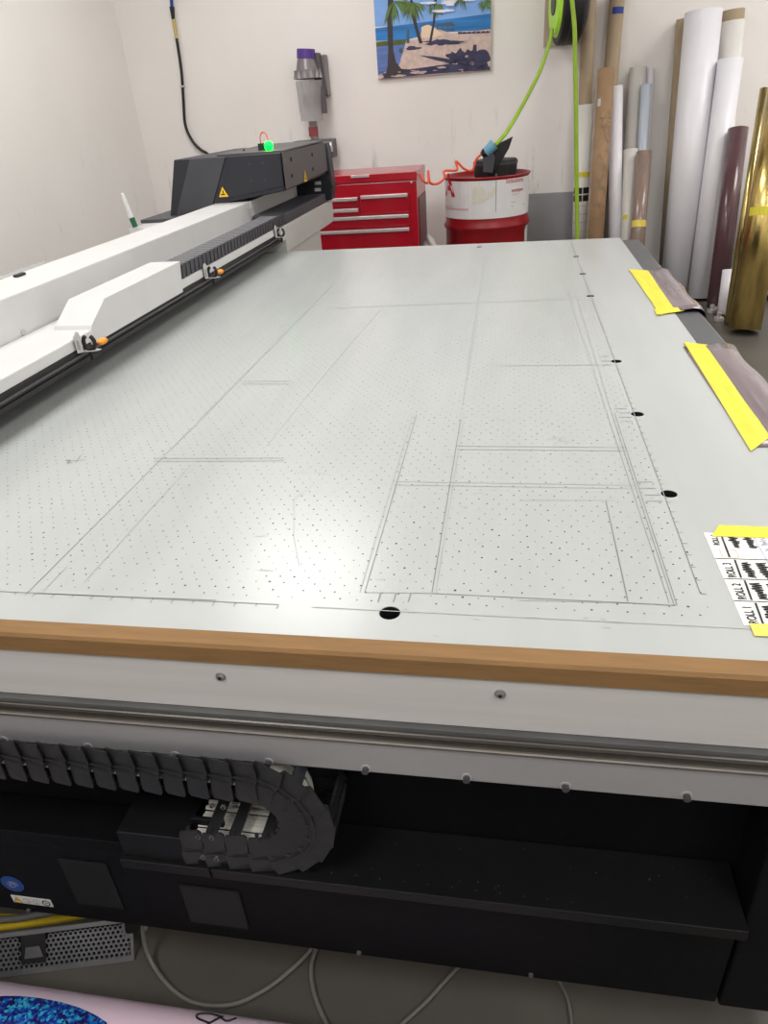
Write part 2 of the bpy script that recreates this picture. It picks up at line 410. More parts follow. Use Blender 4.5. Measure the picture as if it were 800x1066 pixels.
# dark strip along the right and its rounded drop
b = nb(); prism(b, [(XT1 + .0005, YT0, TZ - .002), (.500, YT0, TZ - .002), (.512, YT0, TZ - .010), (.516, YT0, TZ - .03), (.516, YT0, TZ - .10), (XT1 + .0005, YT0, TZ - .10)], (0, 3.21 - YT0, 0))
obj('side_edge_strip', b, M['bevel'], pr, .003)
# front stack of profiles, all running along X
X0, X1 = -2.25, .512
def zof(px, py, y): return P(px, py, 'y', y).z
z_card = zof(400, 700, .602)
z1 = zof(397, 747.6, .606); y2 = P(397, 753, 'z', z1).y
b = nb(); box(b, X0, X1, .606, .620, z1 - .004, TZ - .0305); obj('side_plate', b, M['alu'], pr, .001)
z2 = zof(397, 765, y2); z3 = zof(397, 774, y2); z4 = zof(397, 805, y2)
b = nb(); box(b, X0, X1, y2, .6195, z1 - .012, z1 - .0045); obj('rail_step', b, M['groove'], pr, .001)
b = nb()
prism(b, [(X0, .619, z1 - .0125), (X0, y2 + .004, z1 - .0125), (X0, y2 - .001, z1 - .015), (X0, y2 - .001, z1 - .019), (X0, y2 + .005, z1 - .0225), (X0, y2 + .005, z1 - .026), (X0, y2 - .003, z1 - .029), (X0, y2 - .004, z1 - .031), (X0, y2 - .004, z3 + .001), (X0, y2 - .001, z3), (X0, .619, z3)], (X1 - X0, 0, 0))
obj('guide_rail', b, M['steel'], pr)
b = nb(); box(b, X0, X1, y2, .6185, z4, z3 - .0005); obj('lower_plate', b, M['plate'], pr, .0012)
for px, py in ((230, 704), (521, 722)):
    c = P(px, py, 'y', .606); b = nb()
    cyl(b, c + Vector((0, .002, 0)), c + Vector((0, -.0015, 0)), .0062, 20); cyl(b, c + Vector((0, -.0015, 0)), c + Vector((0, -.0045, 0)), .0052, 20, .0038)
    s = obj('socket_screw', b, M['screw'], pr)
    b = nb(); cyl(b, c + Vector((0, -.004, 0)), c + Vector((0, -.0048, 0)), .0022, 6); obj('hex_socket', b, M['gap'], s)
for px, py in ((4, 770), (92, 777), (183, 786), (280, 793), (381, 800), (486, 809), (589, 818), (715, 828)):
    c = P(px, py, 'y', y2); b = nb(); cyl(b, c + Vector((0, -.001, 0)), c + Vector((0, .004, 0)), .0068, 20)
    w_ = obj('pale_washer', b, M['chrome'], pr)
    b = nb(); cyl(b, c + Vector((.0, -.0012, 0)), c + Vector((.0, -.0065, -.0)), .0044, 14); obj('bolt_head', b, M['dgrey'], w_)
# black base
ZS = .418; ZB = zof(400, 998, .60)
b = nb(); box(b, X0, X1 - .03, .668, 3.0, ZS - .05, z4 + .03); obj('base_rear_housing', b, M['black'], pr)
b = nb(); box(b, X0, .315, .600, 2.9, ZB, ZS - .034); lo_ = obj('base_front_panel', b, M['black'], pr, .003)
b = nb(); box(b, X0, -.552, .600, .667, ZS - .0335, ZS - .008); obj('base_ledge', b, M['black'], pr, .002)
b = nb(); box(b, .3185, X1 - .002, .598, 2.9, ZB - .004, z4 + .02); obj('base_end_post', b, M['black'], pr, .004)
b = nb(); box(b, X1 - .02, X1 + .0, .62, 3.2, z3, TZ - .11); obj('side_cover', b, M['dgrey'], pr)
for xx in (-2.0, -.2):
    for yy in (1.3, 2.6):
        b = nb(); cyl(b, (xx, yy, 0), (xx, yy, ZB), .04, 16); obj('levelling_foot', b, M['rubber'], pr)
for xx in (.42,):
    for yy in (1.3, 2.6):
        b = nb(); cyl(b, (xx, yy, 0), (xx, yy, ZB - .004), .04, 16); obj('levelling_foot', b, M['rubber'], pr)
# shelf (cable tray): right and left length, small gap between
xg = P(220, 908, 'y', .57).x
for a, c_, nm in ((-.55, xg - .003, 'cable_tray'), (xg, .312, 'cable_tray')):
    b = nb(); prism(b, [(a, .57, ZS), (a, .667, ZS), (a, .667, ZS - .004), (a, .574, ZS - .004), (a, .574, ZS - .019), (a, .570, ZS - .019)], (c_ - a, 0, 0)); tr = obj(nm, b, M['black2'], pr, .0012)
bm = nb()
for i in range(20):
    a = P(random.uniform(345, 760), 900, 'y', .6).x; c = (random.uniform(-.2, .3), random.uniform(.585, .66)); r = random.uniform(.0004, .0009)
    stroke(bm, [(c[0], c[1], ZS), (c[0] + r * 2, c[1] + r * random.uniform(-3, 3), ZS)], r * 1.4)
for i in range(12):
    c = P(320 + i * 25, 905.6 + i * 3.05, 'z', ZS); stroke(bm, [c, c + Vector((.0014, 0, 0))], .0012)
tag(obj('dust_specks', bm, M['dust'], tr), kind='stuff')
# screws under the front panel
for px, py in ((30, 947), (152, 966), (374, 991), (553, 1014)):
    c = P(px, py, 'y', .600); b = nb(); cyl(b, c + Vector((0, -.0035, 0)), c + Vector((0, .001, 0)), .0034, 14, .0038); obj('panel_screw', b, M['screw'], pr)
# vents
def vent(pxs, nm, mm='ventm'):
    q = [P(x, y, 'y', .5985) for x, y in pxs]
    x0, x1 = min(p.x for p in q), max(p.x for p in q); zz0, zz1 = min(p.z for p in q), max(p.z for p in q)
    b = nb(); box(b, x0 - .002, x1 + .002, .5975, .5999, zz0 - .002, zz1 + .002); v = obj('vent_backing', b, M['gap'], pr)
    b = nb(); p = .0058; sr = .0013; k = 0; z = zz0 + sr
    while z < zz1:
        x = x0 + (p / 2 if k % 2 else 0)
        while x < x1:
            b.faces.new([b.verts.new((x + sr * 1.3 * c_, .5972, z + sr * s_)) for c_, s_ in ((1, 0), (0, 1), (-1, 0), (0, -1))]); x += p
        z += p * .5; k += 1
    tag(obj('vent_mesh', b, M[mm], v), kind='stuff')
vent([(188, 922), (258, 966)], 'vent'); vent([(62, 895), (128, 945)], 'vent', 'ventf')
# stickers
def V3(x, y, z): return Vector((x, y, z))
c = P(13, 920, 'y', .5995); b = nb(); cyl(b, c, c - V3(0, .0008, 0), .0205, 32)
st = tag(obj('blue_sticker', b, M['stick'], pr), 'round blue sticker with white line drawing'); nf = V3(0, -1, 0)
b = nb()
for pts in (((-.004, .007), (.005, .007), (.006, -.001), (.002, -.008), (-.003, -.006), (-.004, .007)), ((-.009, .004), (-.006, -.006), (-.001, -.009)), ((-.002, .004), (.004, .004)), ((-.002, .001), (.005, .001)), ((.007, .006), (.010, .003), (.009, -.004))):
    stroke(b, [c + V3(x, -.001, z) for x, z in pts], .0008, nf, .0002)
obj('line_drawing', b, M['stickw'], st)
q = [P(7, 930, 'y', .5995), P(56, 936, 'y', .5995), P(60, 945, 'y', .5995), P(12, 939.5, 'y', .5995)]
cx, cz = sum(p.x for p in q) / 4, sum(p.z for p in q) / 4; hw, hh = .037, .0095
b = nb(); box(b, cx - hw, cx + hw, .5985, .5997, cz - hh, cz + hh); st = tag(obj('warning_sticker', b, M['stickw'], pr), 'white strip sticker with a yellow triangle and three round symbols')
b = nb(); ya = .5983
b.faces.new([b.verts.new((cx - .027 + x, ya, cz + z)) for x, z in ((-.008, -.007), (.008, -.007), (0, .0075))]).material_index = 0
obj('warning_triangle', b, M['warn'], st)
b = nb()
stroke(b, [V3(cx - .027 + x, ya, cz + z) for x, z in ((-.008, -.007), (.008, -.007), (0, .0075), (-.008, -.007))], .0010, nf, .0003)
for pts in (((-.030, -.003), (-.028, .002), (-.027, -.002), (-.025, .001), (-.024, -.003)),): stroke(b, [V3(cx + x, ya, cz + z) for x, z in pts], .0009, nf, .0004)
for dx, wd in ((-.009, .0006), (.009, .0006), (.027, .0024)):
    stroke(b, [V3(cx + dx + .0065 * math.cos(t), ya, cz + .0068 * math.sin(t)) for t in [i * math.pi / 10 for i in range(21)]], wd, nf, .0003)
stroke(b, [V3(cx - .013, ya, cz + .003), V3(cx - .006, ya, cz + .003), V3(cx - .005, ya, cz - .003), V3(cx - .012, ya, cz - .003)], .0006, nf, .0003)
stroke(b, [V3(cx + .009, ya, cz + .004), V3(cx + .009, ya, cz - .001)], .001, nf, .0003); stroke(b, [V3(cx + .006, ya, cz - .003), V3(cx + .012, ya, cz - .003)], .001, nf, .0003)
stroke(b, [V3(cx + .025, ya, cz + .002), V3(cx + .027, ya, cz - .002), V3(cx + .030, ya, cz + .001)], .0014, nf, .0003)
obj('safety_symbols', b, M['ink'], st)
# connector box on the left of the tray
zt = P(120, 867, 'y', .575).z
pts = [P(120, 867, 'z', zt), P(193, 873, 'z', zt), P(211, 824, 'z', zt), P(140, 821, 'z', zt)]
bx0, bx1 = pts[0].x, pts[1].x
b = nb(); box(b, bx0, bx1, .576, .665, ZS + .0005, zt); obj('connector_box', b, M['black2'], pr, .002)
# energy chain: lower run, loop and upper run
CZ = ZS + .0372 + .077; R_ = .0745; CX = -.215 - .112; hH = .0375     # centre of the loop, centre-line radius
yn, yf = .576, .652
chain = thing('energy_chain', (CX, .61, CZ), None, None); del_ = None
chain.parent = pr; chain.location = Vector((CX, .61, CZ)) - Vector(pr.location)
path = []; pitch = .0335
x = CX
n = 0
while x > -.432: path.append((Vector((x, 0, CZ - R_)), Vector((1, 0, 0)))); x -= pitch
path.reverse()
nlp = 9
for i in range(1, nlp + 1):
    t = -math.pi / 2 + math.pi * i / (nlp)
    path.append((Vector((CX + R_ * math.cos(t), 0, CZ + R_ * math.sin(t))), Vector((-math.sin(t), 0, math.cos(t)))))
x = CX - pitch
while x > -1.5: path.append((Vector((x, 0, CZ + R_)), Vector((-1, 0, 0)))); x -= pitch
def link_mesh(sides):
    b = nb(); L = pitch
    def plate(pts, y0, sk, s, th=.0022):        # shingled: one end lies under the next link
        A = [b.verts.new((x, y0 + s * (sk * x / L), z)) for x, z in pts]; B = [b.verts.new((x, y0 + s * (sk * x / L) + s * th, z)) for x, z in pts]; n = len(A)
        b.faces.new(A[::-1]); b.faces.new(B)
        for i in range(n): b.faces.new((A[i], A[(i + 1) % n], B[(i + 1) % n], B[i]))
    for y0, s in sides:
        plate([(-L * .56, -hH), (L * .60, -hH), (L * .72, -hH * .5), (L * .62, hH * .12), (-L * .46, hH * .12), (-L * .60, -hH * .4)], y0, .0055, s)
        plate([(-L * .46, -hH * .02), (L * .40, -hH * .02), (L * .50, hH * .86), (L * .40, hH), (-L * .36, hH), (-L * .44, hH * .8)], y0 - s * .0012, .0045, s)
        plate([(-L * .5, -hH * .30), (L * .46, -hH * .30), (L * .46, -hH * .22), (-L * .5, -hH * .22)], y0 - s * .0022, .0026, s, .001)
        cyl(b, (L * .5, y0 - .0035 * s, hH * .02), (L * .5, y0 + .004 * s, hH * .02), .0028, 8)
        cyl(b, (-L * .05, y0 + .003 * s, hH), (-L * .05, y0 + .003 * s, hH + .003), .003, 8)
    return b
lms = []
for sd in ((yn - .61, 1), (yf - .61, -1)):
    lk0 = link_mesh([sd]); lm = bpy.data.meshes.new('link'); bmesh.ops.recalc_face_normals(lk0, faces=lk0.faces[:]); lk0.to_mesh(lm); lk0.free(); lm.materials.append(M['chain']); lms.append(lm)
lb = bpy.data.meshes.new('crossbar'); b = nb(); box(b, -pitch * .26, pitch * .22, yn - .608, yf - .612, hH - .0045, hH); b.to_mesh(lb); b.free(); lb.materials.append(M['chain'])
for i, (p, d) in enumerate(path):
    for lm in lms:
        o = bpy.data.objects.new('link', lm); COL.objects.link(o); o.parent = chain
        o.location = p + Vector((0, .61, 0)) - Vector((CX, .61, CZ)); ang = math.atan2(d.z, d.x); o.rotation_euler = (0, -ang, 0)
    # crossbars on the inner side; every other one taken out on the lower run
    if i not in (0, 3, 8):
        o2 = bpy.data.objects.new('crossbar', lb); COL.objects.link(o2); o2.parent = chain; o2.location = o.location; o2.rotation_euler = o.rotation_euler
lo3 = bpy.data.meshes.new('outer_crossbar'); b = nb(); box(b, -pitch * .26, pitch * .22, yn - .608, yf - .612, -hH, -hH + .004); b.to_mesh(lo3); b.free(); lo3.materials.append(M['chain'])
for i, (p, d) in enumerate(path):
    if i < 9 or i in (10,):
        o2 = bpy.data.objects.new('outer_crossbar', lo3); COL.objects.link(o2); o2.parent = chain; o2.location = p + Vector((0, .61, 0)) - Vector((CX, .61, CZ)); o2.rotation_euler = (0, -math.atan2(d.z, d.x), 0)
b = nb()
for k in range(11):
    yy = yn + .009 + k * .0058; off = random.uniform(-.003, .004) + .012 * (1 if k > -1 else 0)
    pp = []
    for p, d in path[:-1]:
        nrm = Vector((-d.z, 0, d.x)); pp.append(p + nrm * off + Vector((0, yy, 0)))
    tube(b, pp, .0034, 6, 2)
par(tag(obj('white_cables', b, M['cablew']), kind='stuff'), None)
wc = bpy.data.objects['white_cables']; wc.parent = chain; wc.location = -wpos(chain)
# mounting bracket
b = nb(); box(b, bx1 + .001, bx1 + .055, .576, .580, ZS + .001, ZS + .012); box(b, bx1 + .001, bx1 + .05, .60, .606, ZS + .0005, ZS + .07); mb = obj('mounting_bracket', b, M['black2'], pr, .001)
for px, py in ((207, 870), (221, 871), (212, 891), (226, 893), (233, 839), (221, 838)):
    c = P(px, py, 'y', .574); b = nb(); cyl(b, c, c - V3(0, .003, 0), .0036, 14); s = obj('socket_screw', b, M['screw'], pr)
    b = nb(); cyl(b, c - V3(0, .0028, 0), c - V3(0, .0036, 0), .002, 6); obj('hex_socket', b, M['gap'], s)

# ---------------- gantry
gx = -1.015
gn = nb(); prism(gn, [(-1.173, .2, .925), (-1.173, .2, 1.021), (-1.335, .2, 1.021), (-1.335, .2, .84), (-1.173, .2, .84)], (0, 3.9, 0))
gan = obj('gantry_beam', gn, M['white'], pr, .004)
b = nb(); box(b, -1.172, gx, .2, 3.19, .897, .925); obj('ledge_box', b, M['white'], gan, .004)
b = nb(); box(b, -1.17, gx - .001, .2, 3.19, .872, .8965); box(b, -1.17, gx + .002, .2, 3.19, .860, .8715); obj('dust_seal', b, M['rubber'], gan, .002)
b = nb(); box(b, -1.165, gx + .004, .2, 3.188, .880, .884); obj('seal_lip', b, M['dgrey2'], gan)
# sloped cover over the cable end
b = nb(); bk = -1.115
prof = [(1.573, .905), (1.59, .934), (1.678, .979), (2.148, .979), (2.128, .890), (1.573, .890)]
prism(b, [(gx + .002, y, z) for y, z in prof], (bk - gx, 0, 0)); cv = obj('cable_cover', b, M['white'], gan, .002)
c = P(24, 346, 'x', -1.173); b = nb(); cyl(b, c, c + V3(.003, 0, 0), .008, 18); s = obj('cap_screw', b, M['white2'], gan)
b = nb(); cyl(b, c + V3(.003, 0, 0), c + V3(.0035, 0, 0), .003, 6); obj('recess', b, M['gap'], s) if False else b.free()
# carrier chain lying on the ledge
uc = thing('carrier_chain', (-1.07, 2.2, .94), None, None); uc.parent = pr; uc.location = Vector((-1.07, 2.2, .94)) - Vector(pr.location)
lm2 = bpy.data.meshes.new('link'); b = nb()
box(b, -.032, .052, -.0165, .0165, -.014, .026); 
for s in (.0525,): prism(b, [(s, -.015, -.014), (s, .008, -.014), (s, .015, .024), (s, -.008, .024)], (.003, 0, 0))
bmesh.ops.recalc_face_normals(b, faces=b.faces[:]); b.to_mesh(lm2); b.free(); lm2.materials.append(M['dgrey'])
lm3 = bpy.data.meshes.new('slot'); b = nb(); box(b, -.03, .048, -.005, .004, .0262, .0272); b.to_mesh(lm3); b.free(); lm3.materials.append(M['grey'])
y = 2.165
while y < 4.05:
    o = bpy.data.objects.new('link', lm2); COL.objects.link(o); o.parent = uc; o.location = (0, y - 2.2, 0)
    if y < 3.2:
        o = bpy.data.objects.new('slot', lm3); COL.objects.link(o); o.parent = uc; o.location = (0, y - 2.2, 0)
    y += .0345
b = nb(); box(b, -1.165, -1.012, 3.30, 4.08, .922, .962) ; obj('chain_tray', b, M['dgrey'], gan, .004)
# hold clips
for i, (px, py) in enumerate(((86, 353), (217, 284), (289, 243))):
    c = P(px, py, 'x', gx + .006); c.z = .905; ct = thing('cable_clip', c, None, None); ct.parent = pr; ct.location = c - Vector(pr.location)
    b = nb(); 
    prism(b, [c + V3(.0, -.035, -.012), c + V3(.0, -.012, -.016), c + V3(0, -.012, .03), c + V3(0, -.022, .036), c + V3(0, -.035, .028)], (.0025, 0, 0))
    prism(b, [c + V3(0, -.014, -.016), c + V3(.032, -.006, -.016), c + V3(.038, .006, -.016), c + V3(0, .014, -.016)], (0, 0, .002)); obj('metal_bracket', b, M['white2'], ct)
    b = nb(); prism(b, [c + V3(.003, -.032, -.004), c + V3(.003, -.026, -.006), c + V3(.003, -.024, .014), c + V3(.003, -.030, .018)], (.0012, 0, 0)); obj('slot', b, M['grey'], ct)
    b = nb(); cc = c + V3(.016, -.002, .004)
    tube(b, [cc + V3(.014 * math.cos(t), .0, .017 * math.sin(t)) for t in [math.radians(a) for a in range(120, 421, 25)]], .005, 8, 3); obj('snap_ring', b, M['rubber'], ct, smooth=True)
    b = nb(); box(b, cc.x - .004, cc.x + .004, cc.y - .006, cc.y + .006, cc.z - .040, cc.z - .018); obj('black_plug', b, M['rubber'], ct)
    if i < 2:
        b = nb(); bmesh.ops.create_uvsphere(b, u_segments=14, v_segments=8, radius=.014)
        k = c + V3(.028, .035, -.004)
        for v in b.verts: v.co = Vector((v.co.x * .8, v.co.y * 1.3, v.co.z * .55)) + k
        obj('orange_tab', b, M['orange'], ct, smooth=True)
# end support behind the table
b = nb(); box(b, -1.4, -1.01, 3.262, 4.215, .805, .919); es = obj('gantry_end_box', b, M['white2'], pr, .003)
b = nb(); box(b, -1.4, -1.022, 3.275, 3.93, .0, .8045); obj('end_column', b, M['white2'], pr, .004)
b = nb(); box(b, -1.4, -1.012, 3.192, 3.2615, .86, .917); obj('end_box_spacer', b, M['white2'], pr)
# carriage
yc = 3.30; yb = 4.10
def N(x, y, yy=yc): return P(x, y, 'y', yy)
A = N(181, 167); B_ = N(198, 166.2); C_ = N(235, 163.2); D = N(292, 158); E_ = N(296, 199); Fp = N(222, 214); G = N(184, 227); H = N(177, 227)
zt_ = 1.208
for v in (A, B_, C_, D): v.z = zt_ + (v.z - zt_) * .3
sh = V3(-.03, 0, 0)
b = nb(); prism(b, [H, G, Fp, E_ + V3(0, 0, .0), D, C_, B_, A], (0, yb - yc, 0)); car = obj('print_carriage', b, M['head'], pr, .004)
b = nb(); pf = [B_ + V3(0, 0, -.002), C_ + V3(0, 0, -.002), Fp + V3(0, 0, .004), G + V3(0, 0, .004)]
prism(b, [p + V3(0, -.006, 0) for p in pf], (0, .0055, 0)); obj('facet_panel', b, M['dgrey'], car, .002)
b = nb(); prism(b, [p + V3(0, -.003, 0) for p in (C_ + V3(.02, 0, -.003), D + V3(-.003, 0, -.003), E_ + V3(-.003, 0, .02), Fp + V3(.07, 0, .025))], (0, .0028, 0)); fp2 = obj('front_cover', b, M['head'], car, .001)
for px, py in ((260, 171), (274, 170), (262, 188), (276, 187)):
    c = N(px, py) - V3(0, .0032, 0); b = nb(); cyl(b, c, c - V3(0, .001, 0), .004, 10); obj('small_screw', b, M['dgrey'], fp2)
xs = D.x + .004
b = nb(); sp = [(xs, yc + .002, zt_), (xs, yb - .03, zt_), (xs, yb, zt_ - .02), (xs, yb, P(326, 184.5, 'x', xs).z + .004), (xs, yc + .002, P(296, 198, 'x', xs).z)]
prism(b, sp, (.004, 0, 0)); sd = obj('side_panel', b, M['dgrey2'], car, .001)
for px, py in ((303, 166), (304, 183), (325, 161), (326, 176)):
    c = P(px, py, 'x', xs + .004); b = nb(); cyl(b, c, c + V3(.002, 0, 0), .009, 14); obj('black_screw', b, M['gap'], car)
b = nb(); prism(b, [(xs - .3, yc + .02, zt_ + .001), (xs + .002, yc + .02, zt_ + .001), (xs + .002, yb - .03, zt_ + .006), (xs - .3, yb - .03, zt_ + .006)], (0, 0, .006)); obj('top_lid', b, M['dgrey2'], car)
b = nb(); prism(b, [(xs - .30, yb + .001, zt_ - .004), (xs + .008, yb + .001, zt_ - .004), (xs + .012, yb + .001, zt_ - .03), (xs + .022, yb + .001, 1.0), (xs + .010, yb + .001, .926), (xs - .30, yb + .001, .926)], (0, .09, 0)); ec = obj('end_cap', b, M['head'], car, .008, seg=3)
for py in (190, 197):
    c = P(332, py, 'y', yb); b = nb(); box(b, c.x - .022, c.x + .012, yb - .002, yb + .0009, c.z - .010, c.z + .006); obj('white_label', b, M['stickw'], car)
def triangle(c, ux, uz, s, parent, nrm):
    b = nb(); t = [c - ux * s * .55 - uz * s * .45, c + ux * s * .55 - uz * s * .45, c + uz * s * .55]
    prism(b, t, nrm * .001); o = obj('warning_sign', b, M['warn'], parent)
    b = nb(); stroke(b, [c + uz * s * .2, c + nrm * 0 - uz * s * .1], s * .12, nrm, .0016); stroke(b, [c - ux * s * .25 - uz * s * .2, c + ux * s * .2 - uz * s * .2], s * .12, nrm, .0016); obj('hand_symbol', b, M['ink'], o)
triangle(N(233, 200) - V3(0, .007, 0), V3(1, 0, 0), V3(0, 0, 1), .042, car, V3(0, -1, 0))
triangle(P(318, 183.5, 'x', xs + .005), V3(0, 1, 0), V3(0, 0, 1), .05, car, V3(1, 0, 0))
# green lamp, socket and orange loop cable on top
lp = P(280, 153, 'y', 3.4); b = nb(); bmesh.ops.create_uvsphere(b, u_segments=16, v_segments=10, radius=.019)
for v in b.verts: v.co += V3(lp.x, 3.4, zt_ + .026)
obj('green_lamp', b, M['led'], car, smooth=True)
b = nb(); q = V3(lp.x - .05, 3.45, zt_); box(b, q.x - .012, q.x + .012, q.y - .012, q.y + .012, q.z, q.z + .035); cyl(b, (lp.x, 3.4, zt_ + .001), (lp.x, 3.4, zt_ + .012), .012, 12); obj('lamp_socket', b, M['rubber'], car)
b = nb(); tube(b, [q + V3(0, 0, .03), q + V3(.0, 0, .06), q + V3(.012, 0, .078), q + V3(.032, -.02, .074), q + V3(.046, -.04, .055), V3(lp.x, 3.4, zt_ + .045)], .0028, 8); obj('orange_wire', b, M['coil'], car, smooth=True)
c = P(254, 156, 'y', 3.5); b = nb(); cyl(b, (c.x, 3.5, zt_), (c.x, 3.5, zt_ + .016), .008, 8, .003); obj('rubber_knob', b, M['rubber'], car)
# white fairing where the beam meets the carriage
b = nb(); e0 = P(262, 211, 'x', -1.16); prism(b, [(-1.172, 3.303, 1.0215), (-1.172, 3.303, .99), (-1.172, 4.05, .97), (-1.172, 4.08, 1.03), (-1.172, 3.98, 1.028), (-1.172, 3.303, 1.022)], (.005, 0, 0)); obj('beam_fairing', b, M['white'], gan, .002)
# grey side tray behind the beam
b = nb(); box(b, -1.64, -1.34, 3.04, 3.29, .60, .965); tr_ = obj('side_tray', b, M['white2'], pr, .003)
b = nb(); box(b, -1.66, -1.40, 3.20, 3.60, .9655, .980); obj('tray_mat', b, M['dgrey'], pr, .002)
c = P(20, 283, 'x', -1.3); b = nb(); box(b, c.x - .01, c.x + .006, c.y - .02, c.y + .02, 1.0215, 1.028); obj('rubber_pad', b, M['rubber'], gan, .004)

# ------------------------------------------------------------------ things on the printer
# cardboard edge strip
b = nb(); prism(b, [(X0, .628, TZ + .0008), (X0, .628, TZ + .0028), (X0, .604, TZ + .0030), (X0, .6005, TZ - .001), (X0, .6005, z_card), (X0, .6038, z_card), (X0, .6038, TZ + .0008)], (X1 - X0 - .02, 0, 0))
o = obj('cardboard_strip', b, M['card']); tag(o, 'folded brown cardboard strip capping the front edge of the printer table', 'edge protector')
# tapes and film
def sheet(bm, quad, t, lift, nx=10, ny=8, wob=0):
    # quad of px points on the table plane, subdivided slab
    a, b_, c, d = [TP(*p) for p in quad]; g = {}
    for i in range(nx + 1):
        for j in range(ny + 1):
            u, v = i / nx, j / ny; p = (a * (1 - u) + b_ * u) * (1 - v) + (d * (1 - u) + c * u) * v
            g[i, j] = p + V3(0, 0, lift + wob * math.sin(u * 9 + v * 3) * (1 if 0 < v < 1 else .3))
    top_ = {k: bm.verts.new(v + V3(0, 0, t)) for k, v in g.items()}; bot = {k: bm.verts.new(v) for k, v in g.items()}
    for i in range(nx):
        for j in range(ny):
            bm.faces.new([top_[k] for k in ((i, j), (i + 1, j), (i + 1, j + 1), (i, j + 1))]); bm.faces.new([bot[k] for k in ((i, j), (i, j + 1), (i + 1, j + 1), (i + 1, j))])
    rim = [(i, 0) for i in range(nx + 1)] + [(nx, j) for j in range(1, ny + 1)] + [(i, ny) for i in range(nx - 1, -1, -1)] + [(0, j) for j in range(ny - 1, 0, -1)]
    for k, l in zip(rim, rim[1:] + rim[:1]): bm.faces.new((top_[k], top_[l], bot[l], bot[k]))
    return bm
def filmsheet(y0, y1, x_in, label, lift, bulge, far=.548):
    prof = [(x_in, TZ + lift), (.442, TZ + lift + .0005), (.465, TZ + .003 + bulge * .6), (.492, TZ + .003 + bulge), (.515, TZ - .004 + bulge * .5), (far - .022, TZ - .035), (far - .020, TZ - .09), (far - .022, TZ - .17), (far - .026, TZ - .30)]
    prof = [(p.x, p.z) for p in spline([V3(x, 0, z) for x, z in prof], 5)]
    b = nb(); n = len(prof); cols = []
    for s in range(13):
        y = y0 + (y1 - y0) * s / 12; wv = .0025 * math.sin(s * 1.1)
        cols.append([b.verts.new((x + (wv if i > n * .45 else 0), y, z + (wv * .6 if i > n * .25 else 0))) for i, (x, z) in enumerate(prof)])
    for k in range(12):
        for i in range(n - 1): b.faces.new((cols[k][i], cols[k][i + 1], cols[k + 1][i + 1], cols[k + 1][i]))
    o = obj('film_sheet', b, M['film'], smooth=True); sm = o.modifiers.new('t', 'SOLIDIFY'); sm.thickness = .0006; sm.offset = 1
    tag(o, label, 'film', None); return o
t1 = [TP(*p) for p in ((655, 281), (688, 329))]; t2 = [TP(*p) for p in ((712, 358), (782, 471))]
filmsheet(TP(704, 325).y, TP(676, 283).y, .40, 'short smoky mauve film sheet hanging over the far right table edge', .0010, .006)
filmsheet(TP(800, 466).y, TP(737, 361).y, .40, 'long smoky mauve film sheet hanging over the near right table edge', .0010, .004)
def tape(quad, label, lift, m='tape', name='tape_strip', wob=0):
    o = obj(name, sheet(nb(), quad, .0006, lift, 12, 10, wob), M[m]); tag(o, label, 'tape'); return o
tape(((655, 281), (675, 282.5), (704, 325), (688, 329)), 'wide yellow tape strip holding the short film sheet at the far right edge', .0022, wob=.0006)
tape(((712, 357), (737, 360), (802, 456), (782, 471)), 'long yellow tape strip holding the near film sheet at the right edge', .0022, wob=.0004)
tape(((681, 323), (711, 321), (712, 325), (684, 329)), 'small yellow tape tab across the near end of the short film sheet', .0034)
# chart
TLc, BLc = TP(733, 555), TP(775, 651.5); EV = TLc - BLc; LV = EV.length; EU = V3(EV.y, -EV.x, 0).normalized(); TZ2 = .0009
WC = min((XT1 - .006 - BLc.x) / EU.x, .2)
def CH(u, v): return BLc + EU * u + EV * (v / LV) + V3(0, 0, TZ2)      # u, v in metres across and along
def sc(bm, pts, wd): stroke(bm, [CH(*p) for p in pts], wd)
b = nb(); prism(b, [CH(0, 0) - V3(0, 0, .0008), CH(WC, 0) - V3(0, 0, .0008), CH(WC, LV) - V3(0, 0, .0008), CH(0, LV) - V3(0, 0, .0008)], (0, 0, .0007)); ch = obj('handwritten_chart', b, M['paper'])
tag(ch, 'white paper chart of handwritten cells lying on the right of the table', 'paper')
b = nb(); bb = nb(); br = nb()
def vrow(px, py): return (TP(px, py) - BLc).dot(EV.normalized())
rows = [0, vrow(763, 626), vrow(755, 603), vrow(746, 582), LV]
for r_ in rows[1:4]: sc(b, [(0, r_), (WC, r_)], .0014)
eu, ev = EV.normalized(), -EU
